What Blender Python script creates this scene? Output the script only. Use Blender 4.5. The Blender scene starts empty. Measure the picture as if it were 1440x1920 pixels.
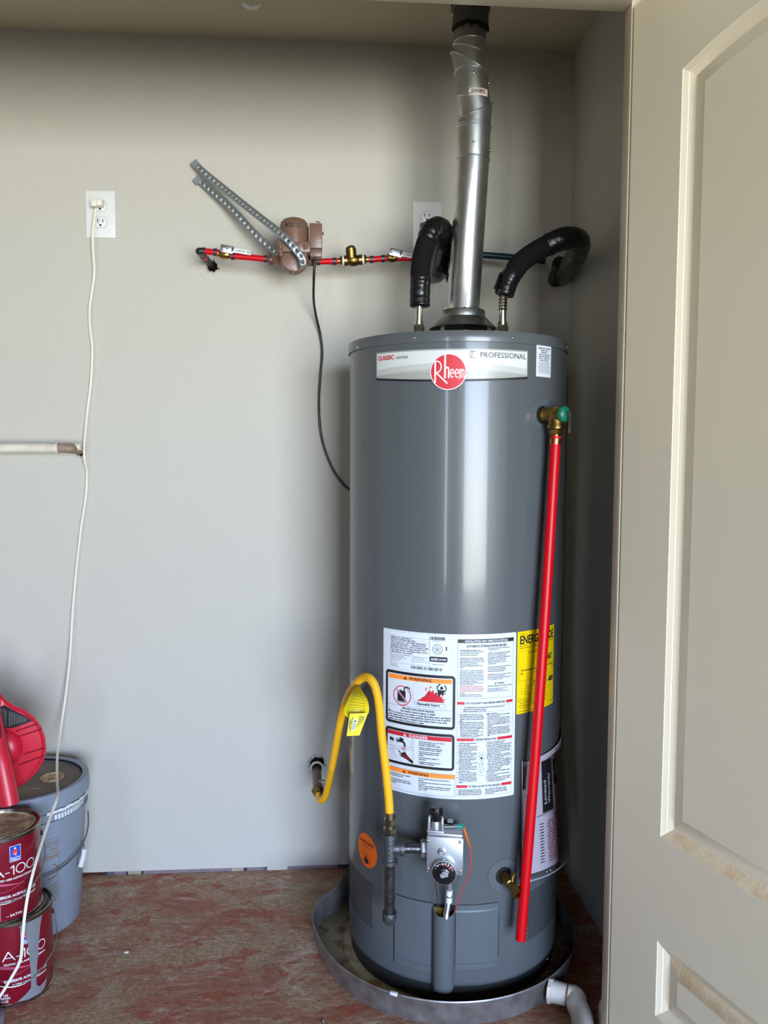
import bpy, bmesh, math, random
from math import sin, cos, pi, radians, atan2, sqrt, tan
from mathutils import Vector, Matrix
from mathutils.geometry import tessellate_polygon
random.seed(7)
SC = bpy.context.scene
COL = SC.collection
V = Vector

# ------------------------------------------------------------------ camera
FPX, PITCH, YAW, ROLL, CZ = 1550.0, .0711, .073, .0045, 1.21
_F = V((sin(YAW)*cos(PITCH), cos(YAW)*cos(PITCH), -sin(PITCH)))
_R0 = V((cos(YAW), -sin(YAW), 0)); _U0 = _R0.cross(_F)
_R = _R0*cos(ROLL) + _U0*sin(ROLL); _U = -_R0*sin(ROLL) + _U0*cos(ROLL)
cam_data = bpy.data.cameras.new('camera')
cam = bpy.data.objects.new('camera', cam_data); COL.objects.link(cam)
cam_data.sensor_fit = 'VERTICAL'; cam_data.sensor_height = 36.0
cam_data.lens = FPX/1920*36.0
cam_data.clip_start = .02
m3 = Matrix((_R, _U, -_F)).transposed()
cam.matrix_world = Matrix.Translation((0, 0, CZ)) @ m3.to_4x4()
SC.camera = cam

# ------------------------------------------------------------------ light: daylight through the open garage front
SKY_STRENGTH = 26.0
world = bpy.data.worlds.new('daylight'); SC.world = world; world.use_nodes = True
wt = world.node_tree; wt.nodes.clear()
wo = wt.nodes.new('ShaderNodeOutputWorld'); wb = wt.nodes.new('ShaderNodeBackground')
tc = wt.nodes.new('ShaderNodeTexCoord'); sx = wt.nodes.new('ShaderNodeSeparateXYZ'); cr = wt.nodes.new('ShaderNodeValToRGB')
mr = wt.nodes.new('ShaderNodeMapRange'); mr.inputs[1].default_value = -1; mr.inputs[2].default_value = 1
wt.links.new(tc.outputs['Generated'], sx.inputs[0]); wt.links.new(sx.outputs[2], mr.inputs[0]); wt.links.new(mr.outputs[0], cr.inputs[0])
wt.links.new(cr.outputs[0], wb.inputs[0]); wt.links.new(wb.outputs[0], wo.inputs[0])
e = cr.color_ramp.elements
e[0].position = 0.0; e[0].color = (.16, .15, .12, 1)
e[1].position = 1.0; e[1].color = (.30, .48, .95, 1)
for p_, c_ in ((.335, (.20, .19, .16, 1)), (.375, (.86, .88, .82, 1)), (.47, (.86, .90, .87, 1)), (.505, (.78, .90, 1.08, 1)), (.62, (.62, .82, 1.22, 1))):
    q_ = e.new(p_); q_.color = c_
wb.inputs[1].default_value = SKY_STRENGTH
OPZ, OPY = 2.13, -3.4          # garage door openings, left to right
OPEN = ((-1.64, -1.42), (.22, 2.5))
for a_, b_ in OPEN:
    pl = bpy.data.lights.new('garage_opening_portal', 'AREA'); pl.shape = 'RECTANGLE'
    pl.size = b_-a_; pl.size_y = OPZ; pl.cycles.is_portal = True
    po = bpy.data.objects.new('garage_opening_portal', pl); COL.objects.link(po)
    po.location = ((a_+b_)/2, OPY, OPZ/2); po.rotation_euler = (pi/2, 0, 0)

vs = SC.view_settings
vs.view_transform = 'Standard'; vs.look = 'None'; vs.gamma = 1.0; vs.use_curve_mapping = False
vs.exposure = 0.30
SC.cycles.max_bounces = 8; SC.cycles.diffuse_bounces = 5; SC.cycles.glossy_bounces = 4
SC.cycles.transparent_max_bounces = 8
SC.cycles.caustics_reflective = False; SC.cycles.caustics_refractive = False
SC.cycles.sample_clamp_indirect = 6.0
SC.cycles.use_denoising = True

# ------------------------------------------------------------------ helpers
def ray(x, y): return _F + _R*((x-720)/FPX) - _U*((y-960)/FPX)
def at(x, y, Y):
    d = ray(x, y); return d*(Y/d.y) + V((0, 0, CZ))
def onplane(x, y, p, n):
    d = ray(x, y); o = V((0, 0, CZ)); return o + d*((V(p)-o).dot(n)/d.dot(n))
def floorpt(x, y, z=0.0):
    d = ray(x, y); return d*((z-CZ)/d.z) + V((0, 0, CZ))

def srgb(r, g, b):
    f = lambda c: ((c/255+.055)/1.055)**2.4 if c > 10 else c/255/12.92
    return (f(r), f(g), f(b))
MATS = {}
def mat(name, col, rough=.5, metal=0.0, spec=.5, bump=None, vary=None, coat=0, trans=0, emit=None, aniso=None):
    """bump=(scale, distance, detail); vary=(scale, colour2, contrast)"""
    if name in MATS: return MATS[name]
    m = bpy.data.materials.new(name); m.use_nodes = True
    nt = m.node_tree; b = nt.nodes['Principled BSDF']
    b.inputs['Base Color'].default_value = (*col, 1); b.inputs['Roughness'].default_value = rough
    b.inputs['Metallic'].default_value = metal; b.inputs['Specular IOR Level'].default_value = spec
    if coat: b.inputs['Coat Weight'].default_value = coat; b.inputs['Coat Roughness'].default_value = .08
    if trans: b.inputs['Transmission Weight'].default_value = trans
    t = nt.nodes.new('ShaderNodeTexCoord')
    if vary:
        n = nt.nodes.new('ShaderNodeTexNoise'); n.inputs['Scale'].default_value = vary[0]; n.inputs['Detail'].default_value = 5
        r = nt.nodes.new('ShaderNodeValToRGB')
        k = vary[2] if len(vary) > 2 else .15
        r.color_ramp.elements[0].position = .5-k; r.color_ramp.elements[1].position = .5+k
        r.color_ramp.elements[0].color = (*col, 1); r.color_ramp.elements[1].color = (*vary[1], 1)
        nt.links.new(t.outputs['Object'], n.inputs['Vector']); nt.links.new(n.outputs['Fac'], r.inputs[0])
        nt.links.new(r.outputs[0], b.inputs['Base Color'])
    if bump:
        n = nt.nodes.new('ShaderNodeTexNoise'); n.inputs['Scale'].default_value = bump[0]
        n.inputs['Detail'].default_value = bump[2] if len(bump) > 2 else 2
        u = nt.nodes.new('ShaderNodeBump'); u.inputs['Distance'].default_value = bump[1]; u.inputs['Strength'].default_value = 1
        nt.links.new(t.outputs['Object'], n.inputs['Vector']); nt.links.new(n.outputs['Fac'], u.inputs['Height'])
        nt.links.new(u.outputs[0], b.inputs['Normal'])
    MATS[name] = m; return m

def frame(d, up=(0, 0, 1)):
    d = V(d).normalized(); u = V(up)
    if abs(d.dot(u)) > .98: u = V((1, 0, 0))
    a = u.cross(d).normalized(); return a, d.cross(a), d
def spline(pts, n=8):
    pts = [V(p) for p in pts]; P = [pts[0]*2-pts[1]] + pts + [pts[-1]*2-pts[-2]]; out = []
    for i in range(1, len(P)-2):
        for k in range(n):
            t = k/n; a, b, c, d = P[i-1], P[i], P[i+1], P[i+2]
            out.append(.5*((2*b)+(c-a)*t+(2*a-5*b+4*c-d)*t*t+(3*b-a-3*c+d)*t**3))
    out.append(pts[-1]); return out

class M:
    """collects shapes, becomes ONE mesh object"""
    def __init__(s): s.v = []; s.f = []; s.m = []
    def add(s, vs_, fs, mi=0):
        o = len(s.v); s.v += [V(p) for p in vs_]; s.f += [tuple(i+o for i in f) for f in fs]; s.m += [mi]*len(fs); return s
    def box(s, c, h, mi=0, rot=None):
        """centre, half sizes"""
        c = V(c); R = rot or Matrix.Identity(3)
        vs_ = [c + R @ V((h[0]*a, h[1]*b, h[2]*d)) for a in (-1, 1) for b in (-1, 1) for d in (-1, 1)]
        return s.add(vs_, [(0,1,3,2),(4,6,7,5),(0,4,5,1),(2,3,7,6),(0,2,6,4),(1,5,7,3)], mi)
    def bb(s, a, b, mi=0):
        a = V(a); b = V(b); return s.box((a+b)/2, [abs(x)/2 for x in (b-a)], mi)
    def tube(s, pts, r, n=16, mi=0, caps=True, flat=1.0, sharp_rot=0):
        pts = [V(p) for p in pts]; N = len(pts)
        rs = r if isinstance(r, (list, tuple)) else [r]*N
        tg = [(pts[min(i+1, N-1)]-pts[max(i-1, 0)]).normalized() for i in range(N)]
        a, b, _ = frame(tg[0]); vs_ = []
        for i in range(N):
            a = (a - tg[i]*a.dot(tg[i])).normalized(); b = tg[i].cross(a)
            for k in range(n):
                w = 2*pi*(k+sharp_rot)/n; vs_.append(pts[i] + a*(rs[i]*cos(w)) + b*(rs[i]*flat*sin(w)))
        fs = [(i*n+k, i*n+(k+1) % n, (i+1)*n+(k+1) % n, (i+1)*n+k) for i in range(N-1) for k in range(n)]
        if caps: fs += [tuple(reversed(range(n))), tuple((N-1)*n+k for k in range(n))]
        return s.add(vs_, fs, mi)
    def cyl(s, p0, p1, r0, r1=None, n=20, mi=0, caps=True, rot=0):
        return s.tube([p0, p1], [r0, r0 if r1 is None else r1], n, mi, caps, 1.0, rot)
    def hexn(s, p0, p1, r, mi=0, n=6):   # hex nut with chamfers
        p0 = V(p0); p1 = V(p1); d = p1-p0
        return s.tube([p0, p0+d*.12, p0+d*.88, p1], [r*.88, r, r, r*.88], n, mi)
    def lathe(s, prof, o, axis=(0, 0, 1), n=32, mi=0, a0=0, a1=2*pi):
        """prof: (radius, height) along axis from o"""
        a, b, d = frame(axis); o = V(o); full = abs(a1-a0-2*pi) < 1e-6; K = n if full else n+1; vs_ = []
        for (r, h) in prof:
            for k in range(K):
                w = a0+(a1-a0)*k/n; vs_.append(o + a*(r*cos(w)) + b*(r*sin(w)) + d*h)
        fs = []
        for i in range(len(prof)-1):
            for k in range(n):
                k2 = (k+1) % K; fs.append((i*K+k, i*K+k2, (i+1)*K+k2, (i+1)*K+k))
        return s.add(vs_, fs, mi)
    def prism(s, poly, fn, d0, d1, mi=0, mi_side=None):
        """poly 2D, fn(x,y,d)->3D"""
        n = len(poly); vs_ = [fn(x, y, d0) for x, y in poly]+[fn(x, y, d1) for x, y in poly]
        s.add(vs_, [tuple(reversed(range(n))), tuple(range(n, 2*n))], mi)
        s.add(vs_, [(i, (i+1) % n, n+(i+1) % n, n+i) for i in range(n)], mi if mi_side is None else mi_side); return s
    def ball(s, c, r, mi=0, n=12, sc=(1, 1, 1)):
        c = V(c); vs_ = []
        for i in range(n//2+1):
            ph = pi*i/(n//2)
            for k in range(n): w = 2*pi*k/n; vs_.append(c+V((r*sc[0]*sin(ph)*cos(w), r*sc[1]*sin(ph)*sin(w), r*sc[2]*cos(ph))))
        return s.add(vs_, [(i*n+k, (i+1)*n+k, (i+1)*n+(k+1) % n, i*n+(k+1) % n) for i in range(n//2) for k in range(n)], mi)

ROOTLOC = {}
def root_of(o):
    while o.parent: o = o.parent
    return o
def link_mesh(name, me, mats, parent):
    for x in (mats if isinstance(mats, (list, tuple)) else [mats]): me.materials.append(x)
    if parent is None:
        mn = V([min(v.co[i] for v in me.vertices) for i in range(3)]); mx = V([max(v.co[i] for v in me.vertices) for i in range(3)])
        loc = V(((mn.x+mx.x)/2, (mn.y+mx.y)/2, mn.z))
    else: loc = V(root_of(parent).location)
    me.transform(Matrix.Translation(-loc))
    o = bpy.data.objects.new(name, me); COL.objects.link(o)
    if parent is None: o.location = loc
    else: o.parent = parent
    return o
def obj(name, m, mats, parent=None, bevel=0, ang=35, seg=2, smooth=True, recalc=True):
    me = bpy.data.meshes.new(name); me.from_pydata([tuple(v) for v in m.v], [], m.f)
    me.polygons.foreach_set('material_index', m.m); me.update()
    bm = bmesh.new(); bm.from_mesh(me); bmesh.ops.remove_doubles(bm, verts=bm.verts, dist=1e-6)
    if recalc: bmesh.ops.recalc_face_normals(bm, faces=bm.faces)
    if bevel:
        ed = [x for x in bm.edges if len(x.link_faces) == 2 and x.calc_face_angle(0) > radians(ang)]
        bmesh.ops.bevel(bm, geom=ed, offset=bevel, segments=seg, profile=.5, affect='EDGES', clamp_overlap=True)
    bm.to_mesh(me); bm.free()
    if smooth:
        me.shade_smooth(); me.set_sharp_from_angle(angle=radians(ang))
    return link_mesh(name, me, mats, parent)
def thing(name, loc, label, cat, group=None):
    o = bpy.data.objects.new(name, None); COL.objects.link(o); o.location = loc
    o.empty_display_size = .05; return tag(o, label, cat, group)
def tag(o, label=None, cat=None, group=None, kind=None):
    if label: o['label'] = label
    if cat: o['category'] = cat
    if group: o['group'] = group
    if kind: o['kind'] = kind
    return o
def struct(o): o['kind'] = 'structure'; return o

# ------------------------------------------------------------------ glyphs: the letters of the built-in font, as flat triangles
CH = "ABCDEFGHIJKLMNOPQRSTUVWXYZabcdefghijklmnopqrstuvwxyz0123456789.,:;-/()%'\"*&!|°+="
GLY = {}
def load_glyphs():
    tmp = []
    for w, off in ((0, 0.0), (1, .032)):
        for ch in CH:
            for k, body in ((0, ch), (1, ch+'|')):
                if w and k: continue
                c = bpy.data.curves.new('glyph', 'FONT'); c.body = body; c.resolution_u = 2; c.offset = off if not k else 0
                c.fill_mode = 'FRONT'
                o = bpy.data.objects.new('glyph', c); COL.objects.link(o); tmp.append((w, k, ch, o))
    dg = bpy.context.evaluated_depsgraph_get(); ext = {}
    for w, k, ch, o in tmp:
        me = o.evaluated_get(dg).to_mesh()
        vs_ = [(v.co.x, v.co.y) for v in me.vertices]; fs = [tuple(p.vertices) for p in me.polygons]
        if k: ext[ch] = max(v[0] for v in vs_)
        else: GLY[(w, ch)] = [vs_, fs, 0]
        o.evaluated_get(dg).to_mesh_clear()
    bar = ext['|']-max(v[0] for v in GLY[(0, '|')][0])
    x1 = max(v[0] for v in GLY[(0, '|')][0])
    for (w, ch), g in GLY.items(): g[2] = ext[ch]-x1
    for *_, o in tmp:
        c = o.data; bpy.data.objects.remove(o); bpy.data.curves.remove(c)
load_glyphs()
CAP = max(v[1] for v in GLY[(0, 'H')][0])

class Sheet:
    """flat artwork in its own millimetres (x right, y down); laid on a surface by a function"""
    def __init__(s): s.bm_items = []; s.tx = M()
    def poly(s, pts, mi, layer=1): s.bm_items.append(([(float(a), float(b)) for a, b in pts], mi, layer)); return s
    def rect(s, x0, y0, x1, y1, mi, layer=1): return s.poly([(x0, y0), (x1, y0), (x1, y1), (x0, y1)], mi, layer)
    def rrect(s, x0, y0, x1, y1, r, mi, layer=1):
        p = []
        for cx, cy, a in ((x1-r, y0+r, -90), (x1-r, y1-r, 0), (x0+r, y1-r, 90), (x0+r, y0+r, 180)):
            for k in range(5): w = radians(a+22.5*k); p.append((cx+r*cos(w), cy+r*sin(w)))
        return s.poly(p, mi, layer)
    def circle(s, x, y, r, mi, layer=1, n=32, ry=None):
        return s.poly([(x+r*cos(2*pi*k/n), y+(ry or r)*sin(2*pi*k/n)) for k in range(n)], mi, layer)
    def line(s, pts, w, mi, layer=1, closed=False):
        n = len(pts); rng = range(n if closed else n-1)
        for i in rng:
            a = V(pts[i]); b = V(pts[(i+1) % n]); d = (b-a)
            if d.length < 1e-9: continue
            d.normalize(); q = V((-d.y, d.x))*w/2; e0 = d*w*.3
            s.poly([a-e0+q, b+e0+q, b+e0-q, a-e0-q], mi, layer)
        return s
    def frame(s, x0, y0, x1, y1, w, mi, layer=1):
        s.rect(x0, y0, x1, y0+w, mi, layer); s.rect(x0, y1-w, x1, y1, mi, layer)
        s.rect(x0, y0+w, x0+w, y1-w, mi, layer); return s.rect(x1-w, y0+w, x1, y1-w, mi, layer)
    def arc(s, x, y, r, w, a0, a1, mi, layer=1, n=24, ry=None):
        k = (ry or r)/r
        return s.line([(x+r*cos(radians(a0+(a1-a0)*i/n)), y+r*k*sin(radians(a0+(a1-a0)*i/n))) for i in range(n+1)], w, mi, layer)
    def width(s, t, h, bold=0, sx=1, track=0):
        z = h/CAP; return sum((GLY[(bold, c)][2] if c != ' ' else .3)*z*sx+track for c in t)
    def text(s, x, y, t, h, mi, layer=3, bold=0, align='l', sx=1, track=0, rot=0, fit=None):
        """y = baseline, h = capital height; fit = wanted width"""
        z = h/CAP
        if fit: sx = sx*fit/s.width(t, h, bold, sx, track)
        w = s.width(t, h, bold, sx, track); cx = -w/2 if align == 'c' else (-w if align == 'r' else 0)
        ca, sa = cos(radians(rot)), sin(radians(rot))
        for c in t:
            if c == ' ': cx += .3*z*sx+track; continue
            if (bold, c) not in GLY: continue
            vs_, fs, adv = GLY[(bold, c)]
            out = []
            for a, b in vs_:
                px, py = cx+a*z*sx, -b*z
                out.append((x+px*ca-py*sa, y+px*sa+py*ca, layer))
            s.tx.add(out, fs, mi); cx += adv*z*sx+track
        return s
    def para(s, x, y, lines, h, lead, mi, layer=3, bold=1, sx=1, fit=None, just=None):
        for i, t in enumerate(lines):
            if just and s.width(t, h, bold, sx) > just*.8: s.text(x, y+i*lead, t, h, mi, layer, bold, 'l', sx, fit=just*(.94+.06*((i*7) % 5)/4))
            else: s.text(x, y+i*lead, t, h, mi, layer, bold, 'l', sx)
        return s
    def barcode(s, x0, y0, x1, y1, mi, layer=3, seed=1):
        r = random.Random(seed); x = x0; u = (x1-x0)/70
        while x < x1-u: w = r.choice((1, 1, 2, 3))*u*.6; s.rect(x, y0, min(x+w, x1), y1, mi, layer); x += w+r.choice((1, 1, 2))*u*.8
        return s
    def build(s, name, fn, mats, parent=None, step=8.0, lift=.00022, axis='x', base=True):
        out = M(); groups = {}
        for pts, mi, ly in s.bm_items: groups.setdefault((mi, ly), []).append(pts)
        for (mi, ly), ps in groups.items():
            bm = bmesh.new()
            for pts in ps:
                tri = tessellate_polygon([[V((a, b, 0)) for a, b in pts]])
                vs_ = [bm.verts.new((a, b, 0)) for a, b in pts]
                for t in tri:
                    try: bm.faces.new([vs_[i] for i in t])
                    except ValueError: pass
            xs = [v.co.x for v in bm.verts]; x = math.floor(min(xs)/step)*step+step
            while x < max(xs):
                bmesh.ops.bisect_plane(bm, geom=bm.verts[:]+bm.edges[:]+bm.faces[:], plane_co=(x, 0, 0), plane_no=(1, 0, 0)); x += step
            if axis == 'xy':
                ys = [v.co.y for v in bm.verts]; y = math.floor(min(ys)/step)*step+step
                while y < max(ys):
                    bmesh.ops.bisect_plane(bm, geom=bm.verts[:]+bm.edges[:]+bm.faces[:], plane_co=(0, y, 0), plane_no=(0, 1, 0)); y += step
            bm.verts.index_update()
            out.add([fn(v.co.x, v.co.y, ly*lift) for v in bm.verts], [tuple(v.index for v in f.verts) for f in bm.faces], mi); bm.free()
        if s.tx.v:
            o0 = len(out.v); out.v += [fn(v.x, v.y, v.z*lift) for v in s.tx.v]
            out.f += [tuple(i+o0 for i in f) for f in s.tx.f]; out.m += s.tx.m
        me = bpy.data.meshes.new(name); me.from_pydata([tuple(v) for v in out.v], [], out.f)
        me.polygons.foreach_set('material_index', out.m)
        # all faces outward along lift direction
        p0 = fn(0, 0, 0); nrm_ref = {}
        bm = bmesh.new(); bm.from_mesh(me)
        bm.normal_update()
        # reference normal from the surface function, sampled per face by its centre's nearest sheet point is costly: use orientation of fn
        ex, ey = fn(.1, 0, 0)-p0, fn(0, .1, 0)-p0; outw = fn(0, 0, .001)-p0
        flip = ex.cross(ey).dot(outw) > 0
        bm.free(); me.update()
        o = link_mesh(name, me, mats, parent)
        # orient each triangle by sign of its sheet area
        sheetpts = []
        return o

# ------------------------------------------------------------------ materials
wall_paint = mat('wall_paint', srgb(190, 186, 175), .62, bump=(190, .0016, 3), vary=(1.2, srgb(186, 181, 170), .3))
ceil_paint = mat('ceiling_paint', srgb(200, 190, 164), .8, bump=(150, .001, 2))
door_paint = mat('door_paint', srgb(242, 229, 202), .38, bump=(300, .00012, 2))
trim_paint = mat('trim_paint', srgb(214, 202, 178), .42)
white_pl = mat('white_plastic', srgb(218, 218, 216), .35)
black = mat('black_paint', (.006, .006, .007), .5)
slot = mat('slot_black', (.004, .004, .004), .9)
galv = mat('galvanised_steel', srgb(214, 216, 214), .34, 1.0, bump=(40, .0004, 3), vary=(25, srgb(188, 190, 190), .2))
galv_dull = mat('galvanised_dull', srgb(172, 174, 172), .42, 1.0, bump=(60, .0004, 3), vary=(18, srgb(120, 122, 120), .2))
zinc = mat('zinc_bright', srgb(186, 194, 198), .3, 1.0)
chrome = mat('screw_steel', srgb(215, 215, 215), .2, 1.0)
alum = mat('cast_aluminium', srgb(188, 190, 194), .42, .85, bump=(400, .00008, 3))
brass = mat('brass', srgb(186, 152, 84), .3, 1.0, vary=(60, srgb(150, 118, 60), .2))
brass_old = mat('brass_aged', srgb(148, 120, 66), .38, 1.0, bump=(180, .0006, 3), vary=(45, srgb(112, 88, 48), .2))
nickel = mat('nickel_plate', srgb(205, 198, 182), .24, 1.0)
copper = mat('copper', srgb(196, 118, 84), .3, 1.0)
steel_dark = mat('crimp_ring_steel', srgb(72, 70, 74), .4, .7)
iron = mat('black_iron', srgb(66, 68, 72), .3, .8, bump=(120, .0008, 3), vary=(50, srgb(96, 94, 92), .15))
iron_cast = mat('black_iron_cast', srgb(88, 90, 92), .42, .7, bump=(220, .0014, 4))
pex_red = mat('red_pex', srgb(196, 4, 18), .36, spec=.3)
pex_blue = mat('blue_pex', srgb(8, 36, 50), .4, spec=.3)
foam = mat('black_foam', (.007, .007, .008), .9, spec=.15, bump=(700, .001, 2))
tape = mat('black_tape', (.006, .006, .007), .3, spec=.35, bump=(35, .004, 2))
rubber = mat('black_cord_rubber', (.01, .01, .011), .4)
pump_brown = mat('pump_brown_enamel', srgb(116, 86, 72), .36, bump=(200, .0004, 2))
jacket = mat('grey_jacket_enamel', srgb(84, 88, 90), .26, spec=.3, bump=(130, .00012, 2), coat=.22)
jacket_dull = mat('grey_jacket_pressed', srgb(86, 91, 95), .35, spec=.5)
ring_dark = mat('dark_base_ring', srgb(50, 52, 52), .4)
yellow_hose = mat('yellow_gas_hose', srgb(244, 180, 24), .38)
orange = mat('orange_print', srgb(240, 104, 12), .5)
orange_bar = mat('warning_orange', srgb(250, 140, 52), .5)
paper = mat('white_label', srgb(206, 211, 218), .45, spec=.3)
paper2 = mat('sticker_white', srgb(216, 220, 226), .4, spec=.3)
ink = mat('ink_black', (.008, .008, .012), .5)
ink_grey = mat('ink_grey', srgb(58, 60, 66), .6)
ink_red = mat('ink_red', srgb(196, 24, 44), .5)
ink_white = mat('ink_white', srgb(224, 224, 224), .5)
yel_lab = mat('energy_yellow', srgb(236, 202, 0), .5, spec=.3)
pvc = mat('white_pvc', srgb(222, 216, 204), .4, vary=(30, srgb(206, 196, 180), .2))
pvc_brown = mat('brown_primer', srgb(120, 92, 70), .5, vary=(40, srgb(150, 132, 112), .2))
bucket_grey = mat('bucket_grey_plastic', srgb(134, 144, 156), .42, bump=(60, .0005, 2))
can_red = mat('can_burgundy', srgb(120, 10, 32), .3, coat=.3)
tin = mat('tin_rim', srgb(170, 166, 158), .28, 1.0, vary=(60, srgb(110, 100, 86), .2))
drip_grey = mat('grey_paint_drip', srgb(122, 124, 128), .5)
dust_brown = mat('dusty_lid', srgb(140, 118, 98), .75, vary=(22, srgb(196, 172, 132), .05), bump=(80, .0008, 3))
lid_dust = mat('bucket_lid_dust', srgb(98, 92, 86), .6, vary=(14, srgb(116, 106, 94), .1))
tan = mat('dried_tan_paint', srgb(196, 172, 132), .6, vary=(60, srgb(150, 124, 92), .1))
blow_red = mat('blower_red_plastic', srgb(196, 22, 48), .36, vary=(12, srgb(190, 40, 58), .2))
cord_w = mat('ivory_cord', srgb(224, 218, 200), .42)
logo_blue = mat('logo_blue', srgb(24, 70, 180), .4)

# plywood floor with worn red-brown paint
def floor_mat():
    m = bpy.data.materials.new('worn_painted_plywood'); m.use_nodes = True; nt = m.node_tree; b = nt.nodes['Principled BSDF']
    L = nt.links.new; N = nt.nodes.new
    t = N('ShaderNodeTexCoord'); mp = N('ShaderNodeMapping'); mp.inputs['Scale'].default_value = (1, 1.9, 1); L(t.outputs['Object'], mp.inputs[0])
    def noise(sc, det, dist=0, vec=None, rough=.6):
        n = N('ShaderNodeTexNoise'); n.inputs['Scale'].default_value = sc; n.inputs['Detail'].default_value = det
        n.inputs['Distortion'].default_value = dist; n.inputs['Roughness'].default_value = rough; L((vec or mp).outputs[0], n.inputs['Vector']); return n.outputs['Fac']
    def ramp(src, stops):
        r = N('ShaderNodeValToRGB'); el = r.color_ramp.elements
        while len(el) < len(stops): el.new(.5)
        for i, (p, c) in enumerate(stops): el[i].position = p; el[i].color = (*c, 1) if len(c) == 3 else c
        L(src, r.inputs[0]); return r.outputs[0]
    def mix(f, a, b_):
        x = N('ShaderNodeMix'); x.data_type = 'RGBA'; L(f, x.inputs[0]); L(a, x.inputs[6]); L(b_, x.inputs[7]); return x.outputs[2]
    g = lambda v: (v, v, v)
    mg = N('ShaderNodeMapping'); mg.inputs['Scale'].default_value = (1, 9, 1); L(t.outputs['Object'], mg.inputs[0])
    fine = noise(110, 12, .3, rough=.85)
    red = ramp(noise(34, 11, .4, rough=.85), [(.30, srgb(104, 64, 48)), (.46, srgb(152, 92, 70)), (.58, srgb(178, 116, 92)), (.74, srgb(204, 164, 138))])
    dust = ramp(fine, [(.34, srgb(104, 78, 56)), (.47, srgb(160, 130, 102)), (.56, srgb(196, 170, 140)), (.68, srgb(236, 220, 196))])
    c = mix(ramp(noise(3.0, 14, .35, rough=.78), [(.455, g(0)), (.535, g(.95))]), dust, red)
    c = mix(ramp(noise(7.0, 14, .3, rough=.84), [(.53, g(0)), (.60, g(.8))]), c, dust)
    rb = ramp(noise(60, 5), [(.3, srgb(176, 82, 60)), (.7, srgb(146, 74, 56))])
    c = mix(ramp(noise(9.0, 9, .2, rough=.62), [(.585, g(0)), (.60, g(.8))]), c, rb)
    c = mix(ramp(noise(70, 8, 0, mg, .7), [(.5, g(0)), (.72, g(.3))]), c, ramp(noise(40, 3), [(.4, srgb(96, 72, 54)), (.6, srgb(118, 90, 68))]))
    wh = ramp(noise(5, 14, .3, rough=.86), [(.53, g(0)), (.64, g(.75))])
    c = mix(wh, c, ramp(noise(80, 3), [(.4, srgb(196, 182, 160)), (.6, srgb(226, 218, 204))]))
    dk = ramp(noise(6, 14, .3, rough=.86), [(.57, g(0)), (.68, g(.8))])
    c = mix(dk, c, ramp(noise(50, 3), [(.4, srgb(66, 50, 38)), (.6, srgb(88, 68, 52))]))
    L(c, b.inputs['Base Color']); b.inputs['Roughness'].default_value = .62; b.inputs['Specular IOR Level'].default_value = .35
    u = N('ShaderNodeBump'); u.inputs['Distance'].default_value = .004; u.inputs['Strength'].default_value = 1
    L(noise(38, 10, .3, rough=.7), u.inputs['Height']); L(u.outputs[0], b.inputs['Normal'])
    return m
floor_m = floor_mat()
garage_floor_m = mat('garage_concrete', srgb(100, 94, 86), .8, vary=(3, srgb(88, 82, 74), .2))
pan_m = mat('pan_aluminium', srgb(168, 166, 166), .45, .75, bump=(90, .0005, 3), vary=(34, srgb(132, 126, 122), .2))
def pan_floor_mat():
    m = mat('pan_floor_stained', srgb(150, 140, 120), .5, .35); nt = m.node_tree; b = nt.nodes['Principled BSDF']
    t = nt.nodes.new('ShaderNodeTexCoord')
    def nz(sc, d):
        n = nt.nodes.new('ShaderNodeTexNoise'); n.inputs['Scale'].default_value = sc; n.inputs['Detail'].default_value = d; nt.links.new(t.outputs['Object'], n.inputs['Vector']); return n
    a = nt.nodes.new('ShaderNodeValToRGB'); nt.links.new(nz(14, 6).outputs['Fac'], a.inputs[0])
    el = a.color_ramp.elements; el[0].position = .50; el[0].color = (*srgb(150, 142, 124), 1); el[1].position = .60; el[1].color = (*srgb(112, 74, 34), 1)
    x = el.new(.4); x.color = (*srgb(140, 128, 98), 1)
    nt.links.new(a.outputs[0], b.inputs['Base Color']); return m
pan_floor = pan_floor_mat()

# ================================================================== SETTING
YW, XC, ZC, HY = 2.34, .698, 2.326, 1.53       # back wall, right wall, closet ceiling, closet front
XL = -1.45
HZ = 2.03
obj_floor = struct(obj('floor', M().bb((XL-.1, HY-.15, -.03), (XC+.1, YW+.15, 0)), floor_m))
struct(obj('floor', M().bb((-2.6, OPY, -.035), (3.7, HY-.151, -.002)), garage_floor_m))
# holes in the drywall
def blob(px, py, rx, ry, n=14, seed=1, rough=.25):
    r = random.Random(seed); c = at(px, py, YW); s_ = YW/FPX
    return [(c.x+rx*s_*cos(2*pi*k/n)*(1+r.uniform(-rough, rough)), c.z+ry*s_*sin(2*pi*k/n)*(1+r.uniform(-rough, rough))) for k in range(n)]
HOLES = [blob(399, 500, 9, 10, seed=3), blob(594, 1434, 13, 15, seed=5), blob(150, 846, 8, 9, seed=8, rough=.15), blob(1048, 520, 14, 14, seed=9), blob(812, 505, 9, 9, seed=4)]
outer = [(XL, .0098), (XC, .0098), (XC, ZC+.3), (XL, ZC+.3)]
w = M(); loops = [outer]+HOLES; flat = [p for l in loops for p in l]
tri = tessellate_polygon([[V((a, b, 0)) for a, b in l] for l in loops])
for dy in (0, .0125): w.add([(a, YW+dy, b) for a, b in flat], [tuple(t) for t in tri])
k0 = 0
for l in loops:
    n_ = len(l); w.add([(a, YW, b) for a, b in l]+[(a, YW+.0125, b) for a, b in l], [(i, (i+1) % n_, n_+(i+1) % n_, n_+i) for i in range(n_)])
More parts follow.
